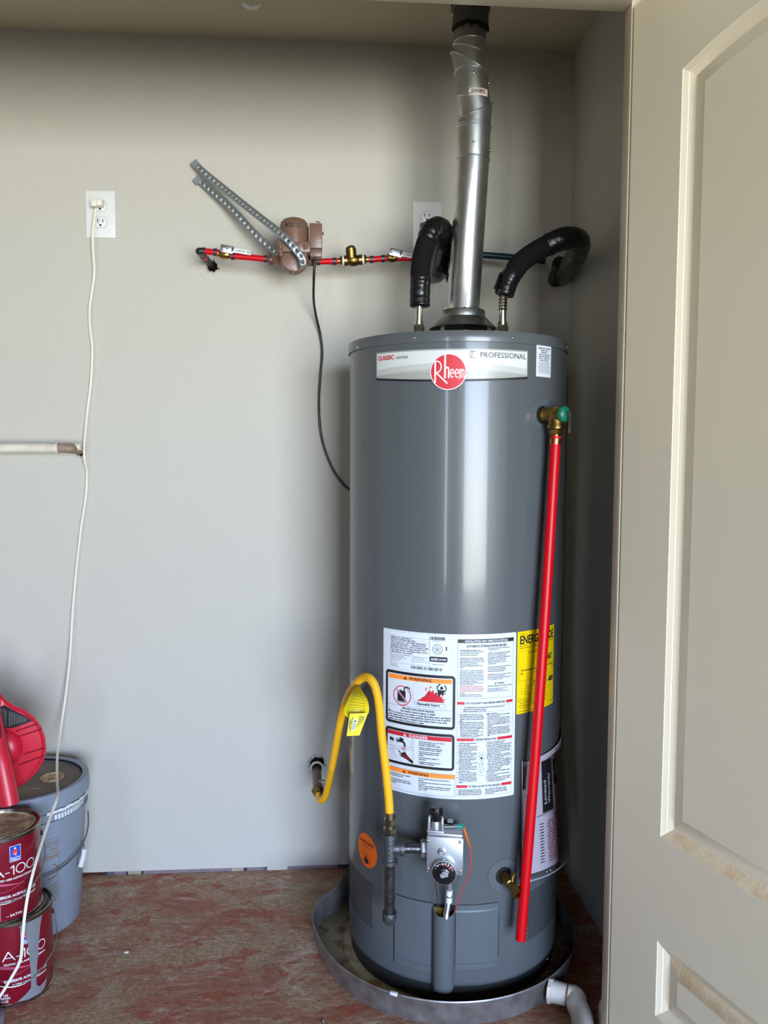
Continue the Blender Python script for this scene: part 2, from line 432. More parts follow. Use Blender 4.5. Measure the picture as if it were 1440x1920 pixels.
wall_back = struct(obj('wall_back', w, wall_paint, smooth=False))
struct(obj('wall_cavity', M().bb((XL, YW+.075, 0), (XC, YW+.09, ZC+.3)), mat('cavity_wood', srgb(70, 56, 42), .8)))
# torn drywall paper round the holes
torn = mat('torn_gypsum', srgb(206, 200, 192), .8, bump=(300, .001, 3), vary=(80, srgb(150, 140, 130), .1))
for i, (hl, pts) in enumerate(zip(HOLES[:3], ([(384, 482), (400, 487), (412, 500), (412, 516), (400, 512), (386, 515), (383, 500)],
        [(572, 1408), (596, 1410), (610, 1418), (609, 1436), (606, 1452), (584, 1446), (578, 1434), (584, 1426), (574, 1420)],
        [(144, 832), (156, 836), (158, 850), (152, 858), (140, 856), (130, 852)]))):
    o_ = [(at(a, b, YW).x, at(a, b, YW).z) for a, b in pts]
    m = M(); r = random.Random(i+40); c = V((sum(a for a, b in hl)/len(hl), sum(b for a, b in hl)/len(hl)))
    for k in range(len(hl)):
        a = V(hl[k]); b = V(hl[(k+1) % len(hl)]); g1 = 1+r.uniform(.12, .45)
        m.add([(a.x, YW-.0002, a.y), (b.x, YW-.0002, b.y), (c.x+(b.x-c.x)*g1, YW-.003-r.random()*.004, c.y+(b.y-c.y)*g1), (c.x+(a.x-c.x)*g1, YW-.0015, c.y+(a.y-c.y)*g1)], [(0, 1, 2, 3)])
    obj('torn_paper', m, torn, wall_back, smooth=False)
# debris in the slit under the drywall
gap_mats = [mat('gap_foam_mauve', srgb(120, 104, 112), .6, bump=(90, .004, 3)), mat('gap_wood_pale', srgb(150, 142, 126), .7), mat('gap_dark', srgb(40, 36, 38), .8), mat('gap_blue_grey', srgb(60, 78, 92), .6)]
x = -.62; r = random.Random(2); m = M()
for ln, k in ((.02, 3), (.035, 0), (.004, 2), (.038, 1), (.006, 2), (.165, 0), (.085, 0), (.036, 1), (.008, 2), (.05, 0), (.034, 3), (.02, 2), (.16, 0), (.3, 2)):
    m.bb((x, YW+.0005, 0), (x+ln-.001, YW+.012, .0092), k); x += ln
tag(obj('slit_debris', m, gap_mats, wall_back), kind='stuff')
# small painted-over notch near the bottom of the wall
m = M(); c0 = at(501, 1622, YW); c1 = at(539, 1633, YW)
m.bb((c0.x, YW-.0009, c1.z), (c1.x, YW, c0.z)); obj('drywall_patch', m, wall_paint, wall_back, bevel=.0004)
# blank painted cover plate below the right outlet
c0 = at(763, 500, YW); c1 = at(812, 592, YW); m = M().bb((c0.x, YW-.0016, c1.z), (c1.x, YW, c0.z)); obj('cover_plate', m, wall_paint, wall_back, bevel=.0015)
ns = 24
struct(obj('wall_right', M().bb((XC, HY+.03, 0), (XC+.05, YW+.1, ZC+.3)), wall_paint))
struct(obj('wall_left', M().bb((XL-.05, HY+.03, 0), (XL, YW+.1, ZC+.3)), wall_paint))
struct(obj('ceiling', M().bb((XL-.05, HY+.03, ZC), (XC+.05, YW+.1, ZC+.05)), ceil_paint))
# closet front: header, jambs, wall beyond
struct(obj('wall_front', M().bb((XL-.02, HY-.06, HZ+.03), (XC-.138+.035, HY+.03, 2.62)).bb((XC-.138+.035, HY-.06, 0), (3.7, HY+.03, 2.62)).bb((-2.6, HY-.06, 0), (XL-.02, HY+.03, 2.62)), wall_paint))
struct(obj('trim_1', M().bb((XL-.02, HY-.062, HZ), (XC-.138, HY+.034, HZ+.03)), trim_paint, bevel=.002))
struct(obj('trim_2', M().bb((XC-.138, HY-.0, 0), (XC-.138+.035, HY+.034, HZ+.03)), trim_paint, bevel=.002))
# garage shell behind the camera
gw = mat('garage_wall_paint', srgb(92, 80, 58), .8)
struct(obj('wall_garage_left', M().bb((-2.65, OPY, 0), (-2.6, HY-.06, 2.62)), gw))
struct(obj('wall_garage_right', M().bb((3.7, OPY, 0), (3.75, HY-.06, 2.62)), gw))
m = M(); xs_ = [-2.65]+[v for o_ in OPEN for v in o_]+[3.75]
for i in range(0, len(xs_), 2): m.bb((xs_[i], OPY-.05, 0), (xs_[i+1], OPY, 2.62))
for a_, b_ in OPEN: m.bb((a_, OPY-.05, OPZ), (b_, OPY, 2.62))
struct(obj('wall_garage_rear', m, gw))
struct(obj('ceiling_garage', M().bb((-2.65, OPY-.05, 2.62), (3.75, HY, 2.67)), gw))

# ------------------------------------------------------------------ open door
DA = .302; DD = V((sin(DA), -cos(DA), 0)); DN = V((-cos(DA), -sin(DA), 0)); DO = V((.5625, 1.523, 0))
def dpt(s_, z, n=0): return DO + DD*s_ + DN*n + V((0, 0, z))
def dsz(px, py):
    p = onplane(px, py, DO, DN); return ((p-DO).dot(DD), p.z)
DW, DH = .76, 2.02
s0, zt = dsz(1280, 129); _, zb = dsz(1242, 1571); _, zl = dsz(1235, 1766); sa, za = dsz(1418, 0)
sl = s0; sr = DW-s0; smid = DW/2
slope = (za-zt)/(sa-s0)
def arch(k): # k 0..1 across from left to right; circular-ish arch that starts at the measured slope
    xx = (k*2-1); H = slope*(smid-sl)*.5*1.22
    return sl+(sr-sl)*k, zt + H*(1-xx*xx)
AK = [0, .13]+[.13+.74*i/16 for i in range(1, 17)]+[1]
upper = [(sl, zb), (sr, zb)]+[arch(1-k) for k in AK]
lower = [(sl, .19), (sr, .19)]+[(arch(1-k/20)[0], zl) for k in (0, 20)]
def offset(poly, d):
    n = len(poly); out = []
    for i in range(n):
        a, b, c = V(poly[i-1]), V(poly[i]), V(poly[(i+1) % n])
        e1 = (b-a).normalized(); e2 = (c-b).normalized(); n1 = V((-e1.y, e1.x)); n2 = V((-e2.y, e2.x))
        k = (n1+n2); k = k/max(.25, 1+n1.dot(n2)); out.append((b.x+k.x*d, b.y+k.y*d))
    return out
door = thing('door_1', DO, None, None); struct(door)
m = M(); loops = [[(0, .012), (DW, .012), (DW, DH), (0, DH)], upper, lower]; flat = [p for l in loops for p in l]
tri = tessellate_polygon([[V((a, b, 0)) for a, b in l] for l in loops])
m.add([dpt(a, b, 0) for a, b in flat], [tuple(t) for t in tri])
ol = loops[0]; m.add([dpt(a, b, 0) for a, b in ol]+[dpt(a, b, -.035) for a, b in ol], [(0, 1, 5, 4), (1, 2, 6, 5), (2, 3, 7, 6), (3, 0, 4, 7), (4, 5, 6, 7)])
obj('door_slab', m, door_paint, door, smooth=False)
worn = mat('worn_door_ledge', srgb(232, 202, 158), .7, bump=(160, .0008, 4), vary=(34, srgb(244, 222, 188), .12))
PROF = [(0, 0), (.0008, -.001), (.0095, -.0056), (.0100, -.0072), (.0112, -.0074), (.0195, -.0122), (.0210, -.0126), (.0460, -.0060), (.048, -.0055)]
for nm, pl_ in (('panel_moulding', upper), ('panel_moulding', lower)):
    m = M(); rings = [offset(pl_, a) for a, _ in PROF]; n_ = len(pl_)
    for j in range(len(PROF)-1):
        for i in range(n_):
            i2 = (i+1) % n_
            wornf = 1 if (i == 0 and pl_ is upper and j in (1, 2, 3, 4)) or (pl_ is lower and i == 2 and j in (6, 7)) else 0
            m.add([dpt(*rings[j][i], PROF[j][1]), dpt(*rings[j][i2], PROF[j][1]), dpt(*rings[j+1][i2], PROF[j+1][1]), dpt(*rings[j+1][i], PROF[j+1][1])], [(0, 1, 2, 3)], wornf)
    obj(nm, m, [door_paint, worn], door, ang=20)
    m = M(); L_ = rings[-1]; tri = tessellate_polygon([[V((a, b, 0)) for a, b in L_]])
    m.add([dpt(a, b, -.0055) for a, b in L_], [tuple(t) for t in tri]); obj('door_panel', m, door_paint, door, smooth=False)

# ================================================================== WATER HEATER
TX, TY, TR = .316, 1.963, .254
def tk(u, z, e=0, R=TR):      # arc length from the front, height, distance off the jacket
    th = u/R; return V((TX+(R+e)*sin(th), TY-(R+e)*cos(th), z))
def tdeg(deg, z, e=0): return tk(radians(deg)*TR, z, e)
heater = thing('water_heater', (TX, TY, .012), 'tall grey cylindrical gas water heater standing in the round metal pan', 'water heater')
obj('jacket', M().lathe([(.2535, .05), (TR, .06), (TR, 1.30), (TR, 1.4415)], (TX, TY, 0), n=128), jacket, heater)
obj('base_ring', M().lathe([(.20, .012), (.249, .012), (.2505, .05), (.2535, .05)], (TX, TY, 0), n=96), ring_dark, heater)
obj('lid', M().lathe([(TR+.0005, 1.4415), (.2575, 1.4405), (.2580, 1.4425), (.2580, 1.4600), (.2568, 1.4635), (.2525, 1.4640), (.2500, 1.4615), (.06, 1.4635), (0, 1.4635)], (TX, TY, 0), n=128), jacket, heater)
def screw(name, p, n, r, mm, parent, cross=True):
    n = V(n).normalized(); m = M(); m.lathe([(0, r*.55), (r*.5, r*.5), (r*.85, r*.25), (r, 0), (r, -r*.4)], p, n, 12)
    return obj(name, m, mm, parent)
for px, py in ((776, 633), (962, 633), (670, 651), (1064, 651)):
    d = ray(px, py); R = .2580; a = d.x**2+d.y**2; b = -2*(d.x*TX+d.y*TY); c = TX**2+TY**2-R*R
    D = max(0, b*b-4*a*c); t = (-b-sqrt(D))/(2*a); p = d*t+V((0, 0, CZ)); nn = V((p.x-TX, p.y-TY, 0)).normalized()
    screw('screw', p, nn, .0034, chrome, heater)
screw('screw', tdeg(-17, .032, -.004), (sin(radians(-17)), -cos(radians(-17)), 0), .004, chrome, heater)
screw('screw', tdeg(55, .032, -.004), (sin(radians(55)), -cos(radians(55)), 0), .004, chrome, heater)

def tsheet(u0, z0): return lambda x, y, e: tk(u0+x/1000, z0-y/1000, e+.0003)
# --- top banner
S = Sheet(); C = dict(bg=0, red=1, grey=2, blk=3, s1=4, s2=5, s3=6, edge=7, wht=8)
BOT = [(x_, 54+9*(1-((x_-175)/173)**2)) for x_ in range(348, 1, -12)]+[(2, 54)]
S.rect(0, 0, 350, 55, C['edge'], 0); S.poly([(2, 3), (348, 3)]+BOT, C['bg'], 2)
def arcpts(x0, x1, y0, h, n=20): return [(x0+(x1-x0)*k/n, y0-h*(1-((k/n)*2-1)**2)) for k in range(n+1)]
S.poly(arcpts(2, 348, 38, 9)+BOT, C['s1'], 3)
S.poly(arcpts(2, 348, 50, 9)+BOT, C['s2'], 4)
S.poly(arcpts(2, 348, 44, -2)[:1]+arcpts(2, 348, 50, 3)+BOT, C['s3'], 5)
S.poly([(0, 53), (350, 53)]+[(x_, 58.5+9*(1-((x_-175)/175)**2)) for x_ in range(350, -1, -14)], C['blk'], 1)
S.text(6, 17, 'CLASSIC', 8.6, C['red'], 6, 1, fit=46); S.text(57, 17, 'series', 8, C['grey'], 6, 0, fit=30)
S.text(239, 18, 'PROFESSIONAL', 11, C['grey'], 6, 0, fit=106)
for k in range(3): S.arc(226, 12, 3+2.6*k, .8, 120, 260, C['grey'], 6)
S.line([(218, 6), (232, 6)], 1, C['grey'], 6); S.line([(218, 19), (231, 19)], 1, C['grey'], 6)
S.circle(174, 47.5, 37.5, C['wht'], 7, 64); S.circle(174, 47.5, 35.8, C['red'], 8, 64)
def stroke(pts, w_): S.line(pts, w_, C['wht'], 9)
stroke([(147, 26), (147, 69)], 3.4); stroke([(147, 26)]+[(151+8.5*sin(radians(a)), 37-11.5*cos(radians(a))) for a in range(0, 181, 20)]+[(147, 49)], 2.4)
stroke([(150, 50), (172, 71)], 3.0); stroke([(167.5, 13), (167.5, 60)], 3.6)
stroke([(168, 42), (171, 38.5), (174, 39), (175, 43), (175, 60)], 3.0)
for xe in (182.2, 192.0):
    stroke([(xe-3.0, 50.5), (xe+3.0, 50.5)], 2.0); S.arc(xe, 50.8, 3.4, 2.1, 0, -310, C['wht'], 9, 20, ry=8.2)
stroke([(198.2, 42.5), (198.2, 60)], 2.2); stroke([(198.2, 46), (200, 42.8), (201.8, 43.4), (202.4, 46), (202.4, 60)], 2.0); stroke([(202.4, 46), (204, 42.8), (205.9, 43.4), (206.6, 46), (206.6, 60)], 2.0)
S.circle(196, 62, 1.1, C['wht'], 9, 10)
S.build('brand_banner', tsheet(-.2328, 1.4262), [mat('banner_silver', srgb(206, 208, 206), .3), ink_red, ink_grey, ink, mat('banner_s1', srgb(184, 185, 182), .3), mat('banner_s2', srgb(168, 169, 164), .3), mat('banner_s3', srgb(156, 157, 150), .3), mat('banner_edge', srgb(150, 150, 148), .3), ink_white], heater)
# --- small relief-valve sticker
S = Sheet(); S.rrect(0, 0, 51, 67, 2, 0, 0)
for i, (t, b_, h_, w_) in enumerate((('TEMPERATURE - PRESSURE', 1, 2.6, 42), ('RELIEF VALVE', 1, 2.6, 24), ('IMPORTANT', 1, 2.6, 18), ('FOR PROTECTION AGAINST', 1, 2.2, 38), ('PRESSURE AND TEMPERATURE', 1, 2.2, 36), ('INSTALL A COMBINATION', 1, 2.2, 38), ('RELIEF VALVE HERE', 1, 2.2, 28))):
    S.text(25.5, 8+i*4.2, t, h_, 1, 1, b_, 'c', fit=w_)
for i, t in enumerate(('THIS VALVE MUST BE CERTIFIED BY A', 'TESTING AGENCY AS MEETING THE', 'REQUIREMENTS FOR RELIEF VALVES', 'AND MUST BE MARKED WITH A MAXIMUM', 'SET PRESSURE NOT TO EXCEED THE', 'WORKING PRESSURE OF THE HEATER', 'SEE INSTALLATION INSTRUCTIONS', 'FOR THE DISCHARGE OPENING PIPE')):
    S.text(25.5, 37+i*3.1, t, 1.7, 1, 1, 0, 'c', fit=43-(i % 3)*3)
S.build('valve_notice', tsheet(.1420, 1.4415), [paper2, ink], heater)
# --- big white rating label
S = Sheet(); W_, BK, OR, RD, GR, ST, DR = range(7)
S.rrect(0, 0, 306, 359, 4, W_, 0)
# rating sticker
S.rrect(20, 5, 157, 82, 1.5, ST, 1); S.frame(21, 13, 114, 72, .35, BK, 2); S.line([(114, 13), (114, 72)], .4, BK, 2); S.line([(75, 50), (75, 72)], .4, BK, 2); S.line([(75, 60), (114, 60)], .4, BK, 2)
rl = ('SERIAL NO. Q332208177', 'MODEL NO. PROG40 38N RH62', 'CAP. U.S. GAL. 40     DATE MFG. 08AUG2022', 'GAS TYPE NATURAL     38,000 BTU/HR', 'MANIFOLD 4.0 IN. W.C.   INLET 14.0 MAX 5.0 MIN', 'RECOVERY RATING 40.4 GALLONS PER HOUR', 'TEST PRESS. 300 PSI   WORKING PRESS. 150 PSI', 'TEMPERATURE RISE 90 F   VENT CATEGORY I')
for i, t in enumerate(rl):
    yy = 17.5+i*4.6
    S.text(22, yy, t, 2.5, BK, 3, 1, fit=(52, 60, 84, 84, 90, 84, 88, 54)[i])
    if i < 5: S.line([(21, yy+1.2), (114, yy+1.2)], .25, BK, 2)
for i, t in enumerate(('FOR INSTALLATION ON COMBUSTIBLE', 'FLOORING. IN AN ALCOVE', 'MINIMUM CLEARANCES', '0 SIDES 0 REAR', 'FRONT 3 IN.')): S.text(22, 54+i*3.7, t, 1.9, BK, 3, 0, fit=(48, 34, 40, 26, 20)[i])
S.text(77, 55, 'MADE UNDER ONE OR MORE', 1.8, BK, 3, fit=34); S.text(77, 58.6, 'OF U.S. PATENTS', 1.8, BK, 3, fit=26); S.text(77, 65, 'MAX VENT CONNECTOR 3 IN.', 1.8, BK, 3, fit=35)
S.barcode(114, 7, 148, 14, BK, 3, 5); S.text(131, 17, 'Q332208177', 1.8, BK, 3, 0, 'c', fit=22)
S.arc(131, 34, 10.5, 1.0, 0, 360, GR, 3, 28); S.arc(131, 34, 7, .5, 0, 360, GR, 3, 22)
st = [(131+(7 if k % 2 == 0 else 3)*sin(pi*k/5), 34-(7 if k % 2 == 0 else 3)*cos(pi*k/5)) for k in range(10)]; S.line(st, .5, GR, 3, True); S.circle(131, 34, 1.8, BK, 4, 10)
S.rect(149, 27, 151.5, 36, BK, 3)
S.rrect(114.5, 50, 153, 61, 3, BK, 3); S.text(117, 58, 'AHRI', 5, ST, 5, 1, fit=15); S.text(133, 57.3, 'CERTIFIED', 3.2, ST, 5, 1, fit=18)
S.text(133, 68, 'ASSEMBLED IN MEXICO', 2, BK, 3, 0, 'c', fit=26)
for i in range(3): S.text(21, 75.5+i*2.7, ('PARTS NOTES 2022 - 01', 'FOR SERVICE AND PARTS CALL', 'THE NUMBER IN THE MANUAL')[i], 1.5, BK, 3, fit=(18, 20, 24)[i])
S.barcode(73, 74, 142, 80.5, BK, 3, 9)
# warning box
def tri_(x_, y_, h_, mi, mi2, ly=4):
    S.poly([(x_, y_), (x_-h_*.62, y_+h_), (x_+h_*.62, y_+h_)], mi, ly); S.rect(x_-h_*.06, y_+h_*.35, x_+h_*.06, y_+h_*.7, mi2, ly+1); S.rect(x_-h_*.06, y_+h_*.78, x_+h_*.06, y_+h_*.9, mi2, ly+1)
S.rrect(8, 90, 170, 207, 8, BK, 1); S.rrect(14, 96, 164.5, 201, 2.5, W_, 2); S.rect(16, 98, 163, 107.5, OR, 3)
tri_(59, 98.8, 7.2, BK, OR); S.text(68, 105.6, 'WARNING', 6.0, BK, 4, 1, fit=52, track=.6)
S.line([(14.5, 165.5), (164.5, 165.5)], .5, BK, 3)
S.arc(51, 143, 21, 2.0, 0, 360, RD, 3, 36)
S.poly([(40, 132), (60, 132), (60, 158), (40, 158)], BK, 4); S.rect(40, 155.4, 60, 156.4, W_, 5); S.rect(47, 129.5, 49.5, 132, BK, 4)
S.line([(57, 133), (57, 127), (59, 123.5), (63, 122.5), (70, 125)], 2.6, BK, 5)
S.line([(36.5, 128.5), (65.5, 157.5)], 3.4, W_, 5); S.line([(36, 128), (66, 158)], 2.0, RD, 6)
for sgn in (-1, 1): S.line([(70+sgn*2.4, 125+sgn*.2), (74.5+sgn*2.6, 133), (76+sgn*2.6, 145), (79+sgn*2, 152), (86, 156-sgn*3.0)], .45, GR, 4)
S.poly([(86, 149), (96, 144), (98, 141), (104, 138), (112, 126), (116, 122), (117, 128), (124, 122), (124, 131), (130, 126), (131, 134), (137, 129), (139, 137), (144, 136), (142, 142), (150, 140), (144, 146), (149, 149)], RD, 4)
for a, b_ in (((106, 124), (108, 119)), ((114, 119), (119, 116)), ((145, 131), (149, 128))): S.line([a, b_], 2.0, RD, 4)
S.circle(141, 117, 3.4, BK, 5, 16); S.poly([(132, 121), (150, 122), (145, 128), (144, 135), (140, 130), (136, 136), (132, 130), (128, 134), (133, 126)], BK, 5)
S.line([(133, 122.5), (131, 115), (136, 110)], 2.2, BK, 5); S.line([(149, 123), (151, 117), (148, 112)], 2.2, BK, 5)
S.circle(136.5, 109.5, 1.7, BK, 5, 10); S.circle(148, 112, 1.7, BK, 5, 10)
S.text(87, 157.5, 'Flammable Vapors', 4.4, BK, 5, 1, fit=50)
S.line([(84, 151.5), (92, 153)]+[(94+5*k, 151.8+(k % 2)*.9) for k in range(11)]+[(150, 155), (148, 159.5)]+[(143-5*k, 161.3-(k % 2)*.9) for k in range(11)]+[(86, 160.5)], .45, GR, 4)
S.text(52, 172, 'FIRE AND EXPLOSION HAZARD', 3.9, BK, 4, 1, fit=74); S.text(47, 177.8, 'Can result in serious injury or death.', 3.8, BK, 4, 1, fit=82)
tri_(19, 176.5, 6, BK, W_)
for i, (t, w_) in enumerate((('Do not store or use gasoline or other flammable vapors and liquids', 138), ('in the vicinity of this or any other appliance. Storage of or use of gasoline', 145), ('or other flammable vapors or liquids in the vicinity of this or any other', 138), ('appliance can result in serious injury or death.', 88))): S.text(24 if i == 0 else 15.5, 183.5+i*5.2, t, 3.4, BK, 4, 1, fit=w_)
# danger box
S.rrect(7.5, 217, 169.5, 297, 8, BK, 1); S.rrect(13.5, 223, 164, 291, 2.5, W_, 2); S.rect(14, 224, 163.5, 233, RD, 3)
tri_(59, 224.8, 7, W_, RD); S.text(69, 231.6, 'DANGER', 5.8, W_, 4, 1, fit=44, track=.8)
S.line([(79, 233), (79, 290)], .5, BK, 3)
for a, b_ in ((23, 243), (28, 244), (48, 240), (53, 241)): S.circle(a, b_, 3.1, BK, 3, 8, ry=4.2)
S.arc(39.5, 244.5, 3.4, 1.1, 0, 360, BK, 3, 18, ry=5); S.line([(40, 244), (54, 245), (58, 248), (59, 254)], 4.6, BK, 4)
S.line([(75, 233), (75, 254), (79, 257)], .5, BK, 3); S.line([(14, 259), (50, 257), (75, 254)], .5, BK, 3); S.line([(79, 260), (50, 262), (22, 265), (24, 268), (52, 291)], .5, BK, 3)
S.text(57, 262, 'HOT', 4.4, RD, 5, 1, 'c', fit=11)
for k in (-2, 0, 2): S.line([(57+k, 263), (57.5+k, 269)], .5, RD, 4)
S.poly([(44, 265), (50, 271), (54, 269), (60, 266), (64, 272), (70, 277), (79, 284), (79, 290), (74, 288), (62, 282), (52, 279), (43, 278), (52, 276), (42, 272), (51, 273), (42, 267), (50, 270)], BK, 4)
S.poly([(53, 273), (60, 272), (66, 275), (74, 281), (72, 284), (62, 280), (54, 277)], DR, 5)
yy = 239.5
for it in (('Water temperature over 125 F (52 C)', 57), ('can cause severe burns', 38), ('instantly or death from scalds.', 48), None, ('Children, disabled and elderly are', 52), ('at highest risk of being scalded.', 50), None, ('See instruction manual before', 47), ('setting temperature at water', 44), ('heater.', 12), None, ('Feel water before bathing or', 44), ('showering.', 18), None, ('Temperature limiting valves are', 48), ('available, see manual.', 34)):
    if it is None: yy += 1.7; continue
    S.text(92, yy, it[0], 2.7, BK, 4, 1, fit=it[1]); yy += 3.75
# second warning
S.frame(10, 305, 171, 354, .5, GR, 1); S.rect(11, 305.5, 170.5, 315, OR, 2); tri_(58, 306.4, 7.2, BK, OR); S.text(67, 313.4, 'WARNING', 6, BK, 4, 1, fit=48, track=.5)
LN = ['Hot water heater use: Serviced by a qualified', 'installer or service agency only.', '', 'Inner access door must be removed, gasket must be', 'inspected and seal intact before operation, replace', 'gasket if damaged.']
S.para(14, 320.5, LN, 2.2, 4.0, BK, 4, just=62)
LN = ['Do not operate if pilot, burner or sight glass is', 'damaged.', 'Do not operate if any of the burner access door screws', 'are missing.', 'Failure to follow the above instructions may result in', 'a fire or explosion, causing property damage, personal', 'injury or death.']
S.para(92, 320.5, LN, 2.2, 4.0, BK, 4, just=72)
# installation panel
S.frame(174, 11, 299, 139, .5, GR, 1); S.rect(174, 10.5, 299.5, 18.5, BK, 2); S.text(237, 16.8, 'INSTALLATION AND OPERATION DETAILS', 4.2, W_, 4, 1, 'c', fit=95)
S.text(237, 27.5, 'AUTOMATIC STORAGE WATER HEATER', 4.4, GR, 4, 1, 'c', fit=88)
A = ['For Safe Installation and Operation:', 'Read and follow caution labels, warnings and', 'instructions. If owner manual is missing,', 'contact the retailer or manufacturer.', '', 'This appliance must be installed in accordance', 'with local codes or, in the absence of local', 'codes, the National Fuel Gas Code, ANSI', 'Z223.1/NFPA 54 or the Natural Gas', 'and Propane Installation Code, CSA for', 'installations in Manufactured Homes (Mobile', 'Home).', '', 'Water Leakage - Regardless of the material', 'from which a water heater is constructed, it', 'will at some time leak, due to the corrosive', 'action of water. The water heater must not be', 'located in an area where leakage will result in', 'damage to adjacent area or lower floors. When', 'such areas cannot be avoided, it is recommended', 'that a suitable drain pan, adequately', 'drained, be installed under the water heater.', 'See the use and care Manual.']
B = ['For operation at outlet water temperatures not', 'in excess of 160 F (71 C).', '', 'Suitable for water (potable) heating and space', 'heating. Do not connect this heater to any', 'heating system or components that have', 'previously been used with a nonpotable water', 'heating appliance. Do not introduce toxic', 'chemicals, such as those used for boiler', 'treatment, into this heater or the attached', 'space heating loop.', '', 'Water heater is equipped with a single use gas', 'shut off device. If service is required the', 'complete control valve must be replaced.', 'Contact your local service technician.', '', 'WARNING: The water heater must be braced,', 'anchored, or strapped to avoid falling or', 'moving during an earthquake. See instructions', 'for correct installation procedures.']
S.para(179, 35, A, 1.7, 3.35, BK, 4, just=52); S.text(179, 35, A[0], 1.75, BK, 5, 1, fit=46)
S.para(239, 31.5, B, 1.7, 3.35, BK, 4, just=55)
S.para(179, 113, ['CAUTION: Hotter water increases the risk of', 'scald injury. Before changing temperature', 'on this water heater, see the Use and Manual', 'for instructions on changing the temperature', 'dial setting.'], 1.7, 3.35, RD, 4, just=52)
S.para(179, 131, ['WARNING: Any thermostat setting above', '125 F (52 C) may cause severe burns and'], 1.7, 3.35, BK, 4, just=50); S.text(239, 31.5+17*3.35, 'WARNING:', 1.9, RD, 5, 1, fit=14)
tri_(257, 105, 4, GR, W_); S.text(262, 108.5, 'WARNING', 2.2, BK, 4, 1); S.text(239, 113.5, 'California Proposition 65: see instructions for details', 1.9, BK, 4, 1, fit=56); S.para(239, 119, ['This product is tested for lead content and', 'complies with current limits on the', 'levels of lead content for drinking water'], 1.6, 2.9, GR, 4, just=48)
# safety / lighting / turn off
S.frame(174, 146, 299, 352, .4, RD, 1)
for y_, xa, xb, t, w_ in ((145.5, 190, 283, 'FOR YOUR SAFETY READ BEFORE OPERATING', 88), (225, 211, 263, 'LIGHTING INSTRUCTIONS', 48), (327.5, 198, 274, 'TO TURN GAS OFF TO THE APPLIANCE', 72)):
    S.rect(174, y_, xa, y_+6, RD, 2); S.rect(xb, y_, 299, y_+6, RD, 2); S.rect(xa, y_, xb, y_+6, W_, 2); S.text((xa+xb)/2, y_+5, t, 3.9, BK, 4, 1, 'c', fit=w_)
S.frame(182, 155, 291, 168.5, .3, GR, 2); tri_(190, 156.3, 2.8, BK, W_); S.para(187, 159, ['     WARNING: If you do not follow these instructions exactly, a fire or', 'explosion may result causing property', 'damage, personal injury or loss of life.'], 2.2, 3.9, BK, 4, 1, just=98)
A = ['A. This appliance has a pilot which is lit by a', '   piezo-electric spark gas ignition system.', '   Do NOT open the inner door of this', '   appliance and try to light the pilot by', '   hand.', 'B. BEFORE LIGHTING smell all around the', '   appliance area for gas. Be sure to smell', '   next to the floor because some gas is', '   heavier than air and will settle on the floor.', '   WHAT TO DO IF YOU SMELL GAS:', '   * Do not try to light any appliance.', '   * Do not touch any electric switch. Do not', '     use any phone in your building.', '   * Immediately call your gas supplier from', '     a neighbor phone. Follow the gas']
S.para(177, 174, A, 2.0, 3.45, BK, 4, just=56)
A = ['supplier instructions.', '* If you cannot reach your gas supplier,', '  call the fire department.', 'C. Use only your hand to push the gas control', '   knob. Never use tools. If the knob will not', '   push in, or turn by hand do not try to', '   repair it, call a qualified technician. Force', '   or attempted repair may result in a fire or', '   explosion.', 'D. Do not use this appliance if any part has', '   been under water. Immediately call a', '   qualified service technician to inspect the', '   appliance and to replace any part of the', '   control system which has been under', '   water.']
S.para(237, 173, A, 2.0, 3.45, BK, 4, just=57)
A = ['1. STOP! Read safety information', '   above on this label.', '2. Set the thermostat dial to the', '   lowest setting PILOT LIGHTING', '   by turning the thermostat dial', '   clockwise until it stops.', '3. Slightly depress the gas control', '   knob and turn clockwise to', '   OFF position. Note: Knob', '   cannot be turned from PILOT', '   position unless pushed down', '   slightly. Do not force.', '4. Wait five (5) minutes to clear', '   out any gas. If you smell', '   gas, STOP! Follow B in the', '   safety information above on this', '   label. If you do not smell gas,', '   go to the next step.', '5. Remove the outer door from', '   the water heater. Do not attempt', '   to remove the inner door.', '6. Locate the piezo-electric spark', '   generator which is located on', '   top of the combination gas', '   control.']
S.para(176, 236.5, A, 2.0, 3.58, BK, 4, just=43)
A = ['7. Turn the gas control knob counter-', '   clockwise to the PILOT position.', '8. Depress and hold the gas control knob all', '   the way down. Immediately depress the', '   piezo-electric spark generator button several', '   times until the pilot is lit. The pilot flame can', '   only be seen through the sight glass window', '   located on the inner door.', '9. Continue to hold down the gas control knob', '   for about one (1) minute after the pilot is lit.', '   If it goes out repeat steps 3 to 8.', '   * If the gas control knob does not pop up', '     when released, stop and immediately call', '     your service technician or gas supplier.', '   * If the pilot will not stay lit after several', '     tries, turn the gas control knob clockwise', '     to OFF and call your service', '     technician or gas supplier.', '10. Once the pilot flame is established replace', '    the outer door.', '11. Turn the gas control knob counterclockwise', '    to the ON position.', '12. Set the thermostat dial to desired setting.', '    The preferred starting point for temperature', '    is indicated on the thermostat dial.']
S.para(237, 235.5, A, 2.0, 3.58, BK, 4, just=60)
for dx, dy in ((228, 268), (227, 293)):
    S.arc(dx, dy, 6, .5, 0, 360, GR, 3, 14); S.line([(dx-3, dy-6), (dx-5, dy-14)], .5, GR, 3); S.line([(dx+2, dy-6), (dx+4, dy-13)], .5, GR, 3); S.circle(dx, dy+1, 2.6 if dy < 280 else 1.2, BK, 3, 12); S.line([(dx, dy+6), (dx, dy+11)], .6, BK, 3); S.text(dx, dy+14.5, 'GAS KNOB', 1.5, GR, 3, 0, 'c')
